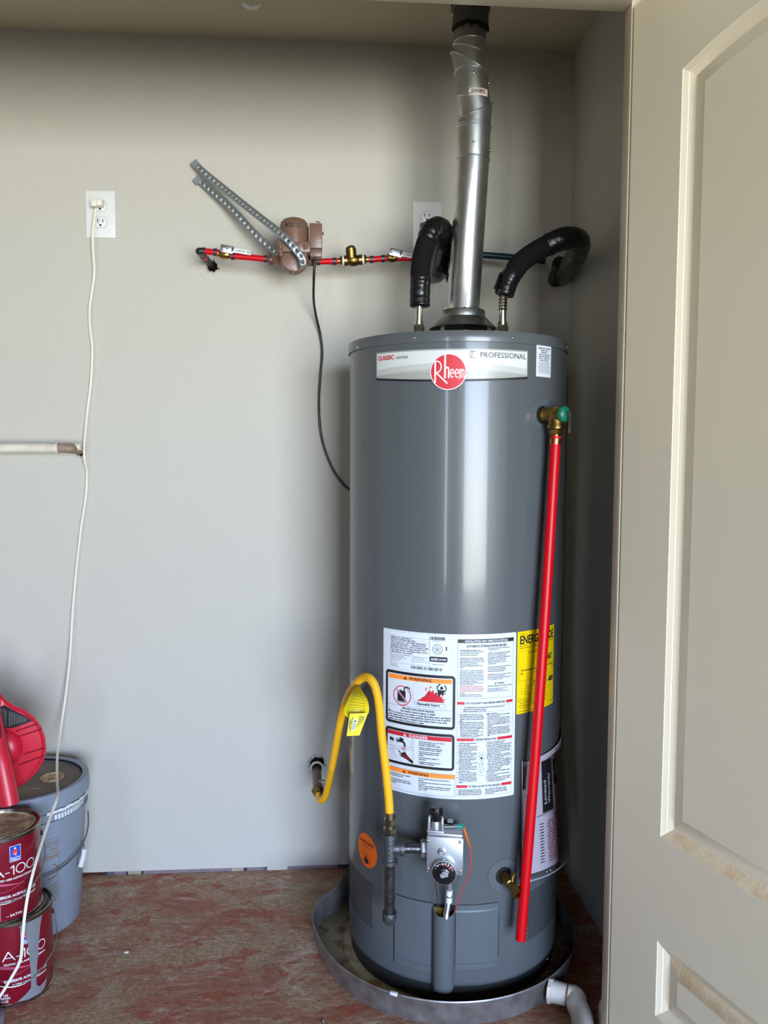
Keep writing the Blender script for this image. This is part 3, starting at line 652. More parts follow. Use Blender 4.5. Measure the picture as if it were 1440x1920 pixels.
S.para(176, 338.5, ['1. Set the thermostat dial to the lowest', '   setting PILOT LIGHTING by turning the', '   thermostat dial clockwise until it stops.', '2. Slightly depress the gas control knob and'], 2.0, 3.5, BK, 4, just=54)
S.para(237, 338.5, ['turn clockwise to OFF position. Note:', 'Knob cannot be turned from PILOT', 'position unless pushed down slightly.', 'Do not use force.'], 2.0, 3.5, BK, 4, just=52)
S.build('rating_label', tsheet(-.207, .828), [paper, ink, orange_bar, ink_red, ink_grey, paper2, mat('dark_red_ink', srgb(120, 14, 24), .5)], heater)
# --- yellow energy label
S = Sheet(); S.rrect(0, 0, 131, 181, 2.5, 0, 0); Y_, B_ = 0, 1
S.text(6, 6.5, 'U.S. Government', 2.4, B_, 2, fit=20); S.text(129, 5, 'Federal law prohibits removal', 1.8, B_, 2, 0, 'r', fit=60)
S.text(6, 27.5, 'ENERGYGUIDE', 17.5, B_, 2, 1, fit=118)
S.text(5, 33, 'Water Heater - Natural Gas', 2.8, B_, 2, fit=50); S.text(5, 37.5, 'Tank Size (Storage Volume): 40 gallons', 2.8, B_, 2, fit=56)
S.text(126, 33, 'Model PROG40', 2.4, B_, 2, 0, 'r')
S.frame(4, 43, 129, 109, .35, B_, 1); S.text(31, 50, 'Estimated Yearly Energy Cost', 4.0, B_, 2, fit=66); S.text(104, 74, '260', 13, B_, 2, 1, 'c', fit=26)
S.poly([(104, 77), (108, 77), (106, 82)], B_, 2); S.line([(11, 86), (123, 86)], 1.7, B_, 2); S.line([(11, 81), (11, 89)], .35, B_, 2); S.line([(123, 81), (123, 89)], .35, B_, 2)
S.text(9, 94.5, '205', 3, B_, 2, 1); S.text(119, 93, '290', 3, B_, 2, 1); S.text(45, 94.5, 'Cost Range of Similar Models', 2.8, B_, 2, fit=46)
S.text(47, 117, 'First Hour Rating', 4.2, B_, 2, 1, fit=40); S.text(26, 122.5, '(How much hot water you get in the first hour of use)', 2.7, B_, 2, fit=80)
S.frame(12, 126, 100, 138, .4, B_, 1); S.line([(40, 126), (40, 138)], .4, B_, 1); S.line([(70, 126), (70, 138)], .4, B_, 1); S.text(20, 133, 'very small', 2.4, B_, 2); S.text(45, 133, 'low', 2.4, B_, 2); S.text(74, 133, 'medium', 2.4, B_, 2)
S.rect(107, 115, 127, 125, B_, 2); S.text(117, 121, '64 gal', 3, Y_, 4, 1, 'c')
S.text(30, 142.5, 'Estimated Therms Used Per Year', 2.8, B_, 2, fit=62)
for i, (t, dot) in enumerate((('Your cost will depend on your utility rates and use.', 1), ('Cost range based only on models fueled by natural gas with', 1), ('high first hour ratings (75 gallons or more).', 0), ('Estimated energy cost based on a national average gas', 1), ('cost per therm.', 0), ('Estimated yearly energy use 245 therms.', 1))):
    yy = 150+i*4.8+(3 if i == 5 else 0)
    if dot: S.circle(5.5, yy-1.2, 1.1, B_, 2, 8)
    S.text(9, yy, t, 2.6, B_, 2, fit=(80, 92, 70, 84, 26, 66)[i])
S.text(127, 172, 'ftc.gov/energy', 2.2, B_, 2, 0, 'r')
S.build('energy_label', tsheet(.1025, .8275), [yel_lab, ink], heater)
# --- orange round sticker
S = Sheet(); S.circle(39, 39, 39, 0, 0, 48); S.text(39, 24, 'DO NOT BLOCK', 6, 1, 2, 1, 'c', fit=56); S.text(39, 30, 'COMBUSTION AIR', 2.4, 1, 2, 0, 'c', fit=34); S.text(39, 34, 'OPENINGS', 2.4, 1, 2, 0, 'c', fit=20)
S.line([(24, 42), (24, 66)], 1, 1, 2); S.line([(54, 42), (54, 66)], 1, 1, 2); S.line([(33, 64), (33, 50), (39, 44), (45, 50), (45, 64)], 1, 1, 2); S.poly([(30, 58), (48, 58), (46, 70), (32, 70)], 1, 2); S.poly([(36, 57), (39, 48), (42, 57)], 1, 2); S.line([(22, 66), (56, 66)], 1, 1, 2)
S.build('combustion_air_sticker', tsheet(-.302, .3405), [orange, ink], heater)
# --- badge seen edge-on on the left flank
S = Sheet(); S.rrect(0, 0, 60, 230, 20, 0, 0); S.rrect(3, 3, 57, 227, 17, 1, 1); S.rect(16, 60, 30, 170, 2, 2)
S.build('side_badge', tsheet(-.385, .68), [mat('gold_edge', srgb(170, 130, 60), .3, .6), mat('badge_grey', srgb(150, 152, 152), .25), ink], heater)
# --- perforated air intakes
hole_m = mat('vent_hole_dark', (.004, .004, .005), .7)
for nm, a0, a1, z0, z1 in (('air_intake', -88, -54, .128, .232), ('air_intake', 33, 72, .125, .235)):
    m = M(); du = .0062; u = radians(a0)*TR; row = 0; z = z0
    while z < z1:
        u = radians(a0)*TR+(du/2 if row % 2 else 0)
        while u < radians(a1)*TR:
            c = [(u+.0021*cos(pi*k/3), z+.0021*sin(pi*k/3)) for k in range(6)]
            m.add([tk(a, b, .0003) for a, b in c], [tuple(range(6))]); u += du
        z += .0054; row += 1
    tag(obj(nm, m, hole_m, heater, smooth=False, recalc=False), kind='stuff')
# --- outer burner door: two pressed leaves and a half-tube cover
def leaf(u0, u1, z0, z1, name):
    m = M(); e0 = .0016; nu = 14
    us = [u0+(u1-u0)*k/nu for k in range(nu+1)]
    vs_ = []; fs = []
    def ringrow(z, e): return [tk(u, z, e) for u in us]
    rows = [(z0, 0.0002), (z0, e0), (z0+.012, e0), (z0+.015, e0+.0015), (z1-.015, e0+.0015), (z1-.012, e0), (z1, e0), (z1, .0002)]
    for z, e_ in rows: vs_ += ringrow(z, e_)
    for j in range(len(rows)-1):
        for k in range(nu): fs.append((j*(nu+1)+k, j*(nu+1)+k+1, (j+1)*(nu+1)+k+1, (j+1)*(nu+1)+k))
    m.add(vs_, fs)
    for us_ in (u0, u1): m.add([tk(us_, z0, 0), tk(us_, z0, e0), tk(us_, z1, e0), tk(us_, z1, 0)], [(0, 1, 2, 3)])
    return obj(name, m, jacket_dull, heater, ang=25)
leaf(-.170, -.083, .078, .2335, 'burner_door'); leaf(-.031, .063, .088, .2335, 'burner_door')
# thin dark gaps beside the leaves
for u0, u1, z0, z1 in ((-.1745, -.1728, .072, .17), (.0655, .0668, .112, .205), (-.17, -.083, .2337, .2350), (-.031, .063, .2337, .2344)):
    n_ = 6; m = M(); m.add([tk(u0+(u1-u0)*k/n_, z, .0004) for z in (z0, z1) for k in range(n_+1)], [(k, k+1, n_+2+k, n_+1+k) for k in range(n_)])
    obj('door_gap', m, slot, heater, smooth=False, recalc=False)
# half-tube cover
uc = -.0560; hw = .0235; m = M(); outl = [(hw*sin(radians(a)), max(.0, .0245*cos(radians(a))**.8)) for a in range(-90, 91, 10)]
za, zb_ = .050, .218
prof_rows = [(.041, .55, .35), (.0425, .8, .7), (.047, .95, .93), (.055, 1, 1), (zb_, 1, 1)]
vs_ = []; n_ = len(outl)
for z, sw, se in prof_rows:
    for a, e_ in outl: vs_.append(tk(uc+a*sw, z + (0.010*(1-e_/.0245) if z == zb_ else 0), e_*se+.0006))
fs = [(j*n_+k, j*n_+k+1, (j+1)*n_+k+1, (j+1)*n_+k) for j in range(len(prof_rows)-1) for k in range(n_-1)]+[tuple(range(n_))]
m.add(vs_, fs)
t_ = .0016  # inner skin and top lip
vi = []
for z in (zb_-.06, zb_):
    for a, e_ in outl: vi.append(tk(uc+a*.93, z+(0.010*(1-e_/.0245) if z == zb_ else 0), max(0, e_-t_)+.0004))
m.add(vi, [(k, k+1, n_+k+1, n_+k) for k in range(n_-1)])
m.add(vs_[-n_:]+vi[-n_:], [(k, k+1, n_+k+1, n_+k) for k in range(n_-1)])
obj('tube_cover', m, jacket_dull, heater, ang=50)
# recess behind the tube with yellow insulation
m = M(); n_ = 6; m.add([tk(uc-.024+.048*k/n_, z, .0009) for z in (.155, .2335) for k in range(n_+1)], [(k, k+1, n_+2+k, n_+1+k) for k in range(n_)])
obj('burner_recess', m, slot, heater, smooth=False, recalc=False)
m = M(); n_ = 6; m.add([tk(uc-.022+.024*k/n_, z, .0016) for z in (.17, .226) for k in range(n_+1)], [(k, k+1, n_+2+k, n_+1+k) for k in range(n_)])
obj('insulation', m, mat('yellow_insulation', srgb(150, 128, 52), .9, bump=(200, .003, 4), vary=(120, srgb(100, 84, 30), .2)), heater, smooth=False, recalc=False)

# --- openings for relief valve and drain valve
def dish(name, px, py, ro, ri, depth, mm):
    p = onpoint(px, py); th = atan2(p.x-TX, TY-p.y); n = V((sin(th), -cos(th), 0)); c = V((p.x, p.y, p.z))
    m = M(); K = 40; vs_ = []
    uc_, zc_ = th*TR, p.z
    for rr, e_ in ((ro, .0004), (ro*.97, .0018), (ri*1.02, .0012), (ri, -.004)):
        for k in range(K): w_ = 2*pi*k/K; vs_.append(tk(uc_+rr*cos(w_), zc_+rr*sin(w_), e_))
    m.add(vs_, [(j*K+k, j*K+(k+1) % K, (j+1)*K+(k+1) % K, (j+1)*K+k) for j in range(3) for k in range(K)])
    obj(name, m, mm, heater)
    m = M(); m.add([tk(uc_+ri*1.01*cos(2*pi*k/K), zc_+ri*1.01*sin(2*pi*k/K), .0008) for k in range(K)], [tuple(range(K))]); obj('dark_opening', m, slot, heater, smooth=False)
    return th, n, tk(uc_, zc_, 0)
def onpoint(px, py, R=TR):
    d = ray(px, py); a = d.x**2+d.y**2; b = -2*(d.x*TX+d.y*TY); c = TX**2+TY**2-R*R
    t = (-b-sqrt(max(0, b*b-4*a*c)))/(2*a); return d*t+V((0, 0, CZ))
th_r, n_r, c_r = dish('port_trim', 1016, 778, .037, .019, .004, jacket_dull)
th_d, n_d, c_d = dish('port_trim', 944, 1641, .038, .019, .004, jacket_dull)
# --- temperature and pressure relief valve (body, lever)
rv = obj('relief_valve', M().lathe([(.0, -.004), (.0125, -.004), (.0125, .006), (.0150, .006), (.0150, .012), (.0130, .013), (.0130, .018), (.0165, .020), (.0175, .03), (.0175, .052), (.0165, .054)], c_r, n_r, 24)
     .lathe([(.0165, .0), (.0165, -.018), (.0185, -.024), (.0190, -.030), (.0165, -.031), (.0, -.031)], c_r+n_r*.038, (0, 0, 1), 24)
     .hexn(c_r+n_r*.038+V((0, 0, -.043)), c_r+n_r*.038+V((0, 0, -.031)), .0165)
     .cyl(c_r+n_r*.038+V((0, 0, -.05)), c_r+n_r*.038+V((0, 0, -.043)), .0095), brass, heater)
obj('valve_cap', M().lathe([(.0165, .052), (.0172, .055), (.0165, .062), (.011, .066), (0, .066)], c_r, n_r, 24), mat('green_valve_cap', srgb(10, 112, 84), .45), rv)
tr_ = V((-n_r.y, n_r.x, 0))
m = M(); p0 = c_r+n_r*.070; m.tube([p0+V((0, 0, .006)), p0+V((0, 0, -.012))+tr_*.002, p0+V((0, 0, -.04))+tr_*.004], [.0078, .0076, .0070], 12, flat=.35); m.cyl(p0-n_r*.006, p0+n_r*.004, .004, n=12)
obj('valve_lever', m, mat('lever_grey', srgb(96, 96, 94), .4, .6), rv)
# --- drain valve
m = M(); ax = (n_d*.9+V((.12, 0, -.28))).normalized()
m.lathe([(.0, -.004), (.011, -.004), (.0115, .026), (.0095, .028), (.0095, .040), (.0120, .041), (.0125, .052), (.0115, .057), (.0060, .0575), (.0055, .045), (0, .045)], c_d, ax, 24)
up_ = V((0, 0, 1)); m.cyl(c_d+ax*.03, c_d+ax*.03+up_*.018+tr_*.004, .0045, n=12); m.tube([c_d+ax*.03+up_*.018+tr_*.004, c_d+ax*.034+up_*.026+tr_*.006], [.0065, .004], 8)
obj('drain_valve', m, brass_old, heater)

# --- gas control valve
thv = radians(-12.8); nv = V((sin(thv), -cos(thv), 0)); tv = V((cos(thv), sin(thv), 0)); F0 = V((TX, TY, 0))+nv*(TR+.075)
def gp(px, py, off=0): return onplane(px, py, F0+nv*off, nv)     # point in the plane of the valve's face
def gl(px, py):
    p = gp(px, py)-F0; return p.dot(tv), p.z
def gw_(a, z, off=0): return F0+tv*a+nv*off+V((0, 0, z))
x0, z1 = gl(800, 1568); x1, z0 = gl(868, 1642)
RV = Matrix((tv, nv, V((0, 0, 1)))).transposed()
def gbox(m, a0, a1, b0, b1, z0_, z1_, mi=0): return m.box(gw_((a0+a1)/2, (z0_+z1_)/2, (b0+b1)/2), ((a1-a0)/2, (b1-b0)/2, (z1_-z0_)/2), mi, RV)
m = M(); gbox(m, x0, x1, -.045, 0, z0, z1); gbox(m, x0+.002, x1-.002, -.05, -.002, z1, z1+.007); gbox(m, x0+.01, x1-.01, -.076, -.044, z0+.01, z1-.01)
gas = obj('gas_valve', m, alum, heater, bevel=.0018)
for px, py in ((802.5, 1576), (862.5, 1579), (802.5, 1629), (863, 1633)): screw('screw', gp(px, py), nv, .0036, chrome, gas)
m = M(); c = gp(828.5, 1597); m.lathe([(.0085, 0), (.0085, .003), (.0065, .004), (.0062, .008), (.0050, .0092), (0, .0092)], c, nv, 20); obj('regulator_plug', m, alum, gas)
# knob bracket and knob
ax0, az0 = gl(800, 1560); ax1, az1 = gl(832, 1541)
m = M(); gbox(m, ax0, ax1, -.04, -.004, az0-.003, az0+.001); mid = (ax0+ax1)/2
m.cyl(gw_(mid, az0, -.02), gw_(mid, az1-.002, -.02), .0105, .008, 20)
for sg in (-1, 1): m.tube([gw_(mid+sg*.0145, az0, -.012), gw_(mid+sg*.0135, az1+.002, -.014), gw_(mid+sg*.010, az1+.006, -.018)], [.0035, .003, .0015], 8)
obj('knob_bracket', m, alum, gas, bevel=.0004)
kz = gl(816, 1546)[1]; kt = gl(816, 1520)[1]; km = gl(816.5, 1530)[0]
m = M(); m.lathe([(.0, 0), (.0095, 0), (.0118, .006), (.0122, kt-kz-.003), (.0105, kt-kz), (0, kt-kz)], gw_(km, kz, -.02), (0, 0, 1), 24)
for k in range(12): w_ = 2*pi*k/12; q = gw_(km, kz+.012, -.02)+V((cos(w_)*.0122, sin(w_)*.0122, 0)); m.cyl(q, q+V((0, 0, kt-kz-.014)), .0012, n=6)
obj('control_knob', m, mat('black_knob', (.007, .007, .008), .25), gas)
# thermostat dial with its print
dc = gp(833.5, 1631, .0)
m = M(); m.lathe([(.0262, .0), (.0262, .012), (.0255, .0138), (.0245, .014)], dc, nv, 48, 0); m.lathe([(.0245, .014), (.0140, .0145)], dc, nv, 48, 1)
m.lathe([(.0140, .0145), (.0135, .019), (.0125, .020), (0, .020)], dc, nv, 32, 1)
obj('thermostat_dial', m, [alum, mat('dial_black', (.008, .008, .009), .3)], gas, ang=60)
S = Sheet()
def dial_text(r, a, t, h, mi, bold=1):
    S.text(r*sin(radians(a)), -r*cos(radians(a)), t, h, mi, 1, bold, 'c', rot=a)
for a in (-62, -50, -36, -24): dial_text(19.5, a, '*' if a == -50 else '.', 5, 0)
dial_text(19, -40, 'VAC', 2.2, 0); S.poly([(-5.2, -18.6), (-2.6, -22.4), (0, -18.4)], 0, 1)
for a in (10, 26): S.line([(18.0*sin(radians(a)), -18.0*cos(radians(a))), (22.4*sin(radians(a)), -22.4*cos(radians(a)))], 1.6, 0, 1)
S.line([(17.6*sin(radians(a)), -17.6*cos(radians(a))) for a in range(-14, 70, 6)], 1.1, 1, 1)
for a in (40, 52, 64): dial_text(19.2, a, 'HOT' if a == 52 else 'A', 2.6, 2)
for i, t in enumerate(('CAUTION', 'RISK OF SCALDING', 'INCREASES WITH', 'HOTTER WATER')): S.text(0.6+i*.5, -3.5+i*3.0, t, 1.9, 0, 1, 1, 'c', rot=-20, fit=(9, 18, 16, 15)[i])
S.build('dial_print', lambda x, y, e: dc+tv*(x/1000)+V((0, 0, -y/1000))+nv*((.0146 if x*x+y*y > 196 else .0203)+e), [ink_white, ink_red, mat('dial_pink', srgb(214, 150, 190), .5)], gas, step=50)
# igniter, pilot tube, thermocouple
p0 = gp(832, 1550, -.012); p1 = gp(858, 1549, -.012)
obj('igniter_body', M().cyl(p0, p1, .0045, n=16).box((p0+p1)/2+V((0, .004, .010)), (.006, .004, .0025), 0, RV), galv_dull, gas)
obj('connector', M().cyl(p1, gp(868, 1549.5, -.012), .0052, .0048, 14), mat('teal_connector', srgb(0, 140, 118), .4), gas)
q = [gp(869, 1551, -.012), gp(873, 1565, -.01), gp(881, 1588, -.01)]
obj('copper_sleeve', M().tube(q, [.0032, .0038, .0022], 10), mat('copper_sleeve', srgb(190, 104, 48), .4, .4), gas)
q = [gp(881, 1586, -.01), gp(883, 1610, -.015), gp(880, 1635, -.02), gp(870, 1660, -.028), gp(862, 1680, -.035), gp(857, 1699, -.045), gp(852, 1712, -.06)]
obj('pilot_wire', M().tube(spline(q, 6), .0013, 8), mat('red_wire', srgb(204, 66, 66), .4), gas)
q = [gp(816, 1648, -.04), gp(818, 1668, -.045), gp(822, 1700, -.05), gp(826, 1720, -.058)]
obj('thermocouple', M().tube(spline(q, 6), .0012, 8), copper, gas)
q = [gp(843, 1640, -.03), gp(843, 1660, -.035), gp(842, 1674, -.038)]
obj('burner_tube', M().tube(q, .0058, 14), alum, gas)
q = spline([gp(842, 1672, -.038), gp(841, 1690, -.043), gp(837, 1716, -.055), gp(836, 1732, -.060)], 30)
obj('flexible_burner_tube', M().tube(q, [.0058+.0008*(k % 2) for k in range(len(q))], 12), zinc, gas)
obj('tube_tag', M().tube([gp(843, 1668, -.037), gp(842, 1678, -.039)], .0068, 14).tube([gp(842, 1681, -.040), gp(841.5, 1691, -.042)], .0070, 14), white_pl, gas)

# ------------------------------------------------------------------ discharge pipe (red)
top = c_r+n_r*.038+V((0, 0, -.046)); bot = onpoint(976, 1762, TR+.055)
dp = thing('discharge_pipe', bot, 'long red plastic discharge pipe hanging from the brass relief valve down the tank', 'pipe')
pts = [top+(bot-top)*(k/12)+V((sin(pi*k/12)*.004, 0, 0)) for k in range(13)]
obj('pipe', M().tube(pts, .0112, 20), pex_red, dp)
d_ = (bot-top).normalized(); obj('crimp_ring', M().cyl(top+d_*.006, top+d_*.018, .0126, n=24), copper, dp)
for k_ in (.040, .064): obj('printed_band', M().cyl(bot-d_*k_, bot-d_*(k_-.0005), .01135, n=20), mat('band_dark', srgb(150, 8, 20), .4), dp)

# ------------------------------------------------------------------ document pouch on the right flank
def pouch(u, v, e=0):   # u along the flank 0..1, v down 0..1
    th = radians(26+62*u); z = .560-.285*v
    bulge = .004+.017*v*sin(pi*min(1, u*.9+.1))**.5 + .010*v*u
    return V((TX+(TR+bulge+e)*sin(th), TY-(TR+bulge+e)*cos(th), z-.012*u*v))
def fn_p(x, y, e): return pouch(x/270, y/285, e)
pm = thing('document_pouch', pouch(.4, 1), 'clear plastic pouch with folded manuals on the right flank of the tank', 'pouch')
S = Sheet()
out = [(0, 18), (8, 10), (270, 0), (270, 240), (258, 268), (236, 285), (0, 285)]; S.poly([(6, 22), (262, 10), (262, 232), (250, 256), (228, 272), (6, 272)], 0, 0)
S.line([(40, 150), (262, 146)], 1.2, 2, 2)
r = random.Random(5)
for blk, (xa, xb, ya, yb) in enumerate(((118, 256, 22, 144), (70, 250, 168, 258))):
    y = ya
    while y < yb:
        x = xa+r.uniform(0, 6)
        while x < xb-8: l = r.uniform(6, 22); S.rect(x, y, min(x+l, xb), y+2.0, 1, 2); x += l+r.uniform(2, 5)
        y += 5.2
S.text(100, 164, 'IMPORTANT', 6, 1, 3, 1, fit=70)
for k in range(14): S.rect(48, 168+k*6.5, 60, 170+k*6.5, 2, 2)
S.circle(112, 84, 9, 2, 3, 20, ry=13); S.rect(104, 40, 116, 66, 2, 3); S.line([(130, 16), (130, 118)], 1, 2, 3)
S.build('manual_sheet', fn_p, [mat('manual_paper', srgb(178, 168, 178), .6), mat('maroon_print', srgb(150, 60, 80), .6), mat('manual_ink', srgb(50, 46, 60), .6)], pm, step=10, axis='xy', lift=.0004)
S = Sheet(); S.rect(58, 32, 96, 146, 0, 0); S.text(84, 128, 'Warranty', 8, 1, 2, 0, rot=-90, fit=66); S.text(70, 128, 'Limited', 8, 1, 2, 0, rot=-90, fit=54)
S.build('warranty_booklet', lambda x, y, e: fn_p(x, y, e+.0022), [mat('booklet_black', (.012, .01, .012), .4), mat('booklet_white', srgb(220, 220, 220), .5)], pm, step=10, axis='xy')
m = M(); n_ = 10
for e_, mi in ((.0035, 0),):
    m.add([pouch(u, v, e_) for v in [j/10 for j in range(1, 11)] for u in [k/20 for k in range(21)]], [(j*21+k, j*21+k+1, (j+1)*21+k+1, (j+1)*21+k) for j in range(9) for k in range(20)])
def film():
    m_ = bpy.data.materials.new('clear_film'); m_.use_nodes = True; nt = m_.node_tree; nt.nodes.clear()
    o_ = nt.nodes.new('ShaderNodeOutputMaterial'); mx = nt.nodes.new('ShaderNodeMixShader'); a = nt.nodes.new('ShaderNodeBsdfTransparent'); b = nt.nodes.new('ShaderNodeBsdfGlossy'); b.inputs['Roughness'].default_value = .18
    f_ = nt.nodes.new('ShaderNodeFresnel'); f_.inputs[0].default_value = 1.45; nt.links.new(f_.outputs[0], mx.inputs[0]); nt.links.new(a.outputs[0], mx.inputs[1]); nt.links.new(b.outputs[0], mx.inputs[2]); nt.links.new(mx.outputs[0], o_.inputs[0]); return m_
film_m = film()
obj('clear_sleeve', m, film_m, pm)
m = M(); m.tube([pouch(0, .06, .002), pouch(0, .5, .002), pouch(0, 1, .002)], .0015, 6); m.tube([pouch(k/12, 1, .003) for k in range(12)], .0016, 6)
obj('sleeve_hem', m, mat('hem_plastic', srgb(170, 168, 178), .3), pm)
m = M(); m.add([pouch(.0, .28, .004), pouch(.035, .28, .006), pouch(.05, 1, .010), pouch(.0, .98, .006)], [(0, 1, 2, 3)]); obj('paper_edge', m, mat('bright_paper', srgb(236, 230, 244), .5), pm, smooth=False)
for u in (.22, .26): m = M(); m.ball(pouch(u, .965, .006), .0026); obj('snap', m, chrome, pm)

# ================================================================== VENT PIPE
vp = thing('vent_pipe', (.328, TY, 1.505), 'galvanised metal flue pipe rising from the heater top to the ceiling', 'vent pipe')
AX = [(868, 588), (887, 300), (887, 283), (888.5, 235), (891, 200), (886, 160), (880, 112), (881, 72), (882, 45), (882, 10)]
A3 = [at(a, b, TY) for a, b in AX]
hood_c = V((A3[0].x+.001, TY, 0))
hood = obj('draft_hood', M().lathe([(.078, 1.5030), (.0795, 1.5035), (.056, 1.5270), (.0545, 1.5285), (.0515, 1.5290), (.0515, 1.5430), (.0495, 1.5460), (.040, 1.5462)], hood_c, n=48), galv_dull, vp)
m = M()
for a in (35, 145, 215, 325):
    w_ = radians(a); q = hood_c+V((.066*cos(w_), .066*sin(w_), 0)); m.box(q+V((0, 0, 1.485)), (.0055, .0015, .022), 0, Matrix.Rotation(w_+pi/2, 3, 'Z'))
m.lathe([(.045, 1.4635), (.045, 1.495)], hood_c, n=24); obj('hood_leg', m, galv_dull, vp)
VR = .0378
def vseg(name, pts, rr, mm=galv, beads=()):
    m = M(); m.tube(pts, rr, 36, caps=True)
    return obj(name, m, mm, vp, ang=50)
# the long pipe: slightly tapered end at the hood
p0, p1 = A3[0], A3[1]; dv = (p1-p0).normalized()
vseg('pipe_length', [p0-V((0, 0, .004)), p0+dv*.012, p0+dv*.0125, p1], [VR*.985, VR*.985, VR, VR])
def bead(p, d, r, parent=vp, w_=.0022):
    m = M(); d = V(d).normalized(); m.lathe([(r-.001, -w_), (r+.0016, -w_*.5), (r+.0022, 0), (r+.0016, w_*.5), (r-.001, w_)], p, d, 40); return obj('bead', m, galv, parent)
bead(p1+dv*.0, dv, VR)
p2, p3 = A3[2], A3[3]; vseg('crimped_joint', [p1, p2, p3], [VR, VR*1.03, VR*1.03]); bead(p3-dv*.004, dv, VR*1.03); bead(p3-dv*.010, dv, VR*1.03)
# adjustable elbows: short gores, each tilted against the next
def gore(pa, pb, na, nb, r, name='elbow_gore', mm=galv):
    m = M(); K = 40; vs_ = []
    axis = (pb-pa).normalized(); a, b, _ = frame(axis, (0, 1, 0))
    for (pc, n_) in ((pa, na), (pb, nb)):
        n_ = V(n_).normalized()
        for k in range(K):
            w_ = 2*pi*k/K; q = a*(r*cos(w_))+b*(r*sin(w_))
            t_ = -(q.dot(n_))/axis.dot(n_); vs_.append(pc+q+axis*t_)
    m.add(vs_, [(k, (k+1) % K, K+(k+1) % K, K+k) for k in range(K)]+[tuple(range(K))[::-1], tuple(range(K, 2*K))])
    o = obj(name, m, mm, vp, ang=50)
    m = M(); ring_ = [vs_[K+k]+(vs_[K+k]-pb).normalized()*.0005 for k in range(K)]; m.tube(ring_+ring_[:1], .0016, 8, caps=False); obj('bead', m, galv, vp)
    return o
Z_ = V((0, 0, 1)); e1 = p3
gore(p3, A3[4]-V((0, 0, .008)), Z_, V((-.45, -.35, 1)), VR*1.02)
gore(A3[4]-V((0, 0, .008)), A3[5]-V((0, 0, .012)), V((-.45, -.35, 1)), V((-.30, -.5, 1)), VR)
gore(A3[5]-V((0, 0, .012)), A3[5]+V((-.003, 0, .022)), V((-.30, -.5, 1)), V((.12, .15, 1)), VR)
gore(A3[5]+V((-.003, 0, .022)), A3[6]+V((0, 0, -.008)), V((.12, .15, 1)), V((.55, -.25, 1)), VR*.985)
gore(A3[6]+V((0, 0, -.008)), A3[6]+V((0, 0, .020)), V((.55, -.25, 1)), V((.30, -.20, 1)), VR*.985)
gore(A3[6]+V((0, 0, .020)), A3[7]-V((0, 0, .012)), V((.30, -.20, 1)), Z_, VR*.99)
vseg('upper_length', [A3[7]-V((0, 0, .012)), A3[8]+V((0, 0, .01))], [VR*.985, VR*.99], galv_dull)
c8 = A3[8]
obj('ceiling_collar', M().lathe([(.040, -.012), (.0415, -.012), (.0415, .03), (.0455, .031), (.0455, ZC-c8.z), (.042, ZC-c8.z)], c8, n=40), mat('collar_grey', srgb(96, 98, 96), .5, .8, bump=(70, .001, 3)), vp)
m = M(); r = random.Random(3)
for k in range(16):
    w_ = pi+pi*k/15; q = c8+V((.0418*cos(w_), .0418*sin(w_), -.010)); l_ = r.uniform(.004, .012); m.box(q+V((0, 0, -l_/2)), (.004, .001, l_/2), 0, Matrix.Rotation(w_+pi/2, 3, 'Z'))
obj('sealant_drip', m, slot, vp)
for p, dx in ((at(857, 278, TY), -1), (at(888, 266, TY-VR), 0), (at(920, 282, TY), 1), (at(888, 136, TY-VR), 0), (at(917, 156, TY), 1), (at(834, 578, TY), -1), (at(872, 577, TY-VR), 0), (at(849, 26, TY), -1), (at(918, 24, TY), 1)):
    screw('screw', p, V((dx, -1 if dx == 0 else -.4, 0)), .0036, chrome, vp)
# price sticker with bar code
cb = at(890, 172, TY-VR); S = Sheet(); S.rrect(0, 0, 46, 16, 1.5, 0, 0); S.barcode(6, 2, 40, 12, 1, 1, 3)
ccen = A3[5]+V((.004, 0, -.004))
S.build('barcode_sticker', lambda x, y, e: V((ccen.x+(VR+.0012+e)*sin((x-19)/1000/VR), ccen.y-(VR+.0012+e)*cos((x-19)/1000/VR), cb.z+.009-y/1000)), [mat('sticker_tan', srgb(196, 180, 168), .5), mat('sticker_ink', srgb(60, 54, 52), .5)], vp, step=4)

# ================================================================== INSULATED WATER LINES
def corr(p0, p1, r, n_, amp, mm, parent, name='corrugated_connector'):
    p0 = V(p0); p1 = V(p1); K = n_*6; pts = [p0+(p1-p0)*(k/K) for k in range(K+1)]
    return obj(name, M().tube(pts, [r+amp*(.5-.5*cos(2*pi*k/6)) for k in range(K+1)], 18), mm, parent)
def taped(pts, rr, name, mm, parent, seed=0, wr=.0):
    m = M(); pts = spline(pts, 8); r = random.Random(seed); N = len(pts)
    rs = [rr+wr*r.uniform(-1, 1) for _ in range(N)]
    rs[0] *= .96; m.tube(pts, rs, 22)
    return obj(name, m, mm, parent, ang=60)
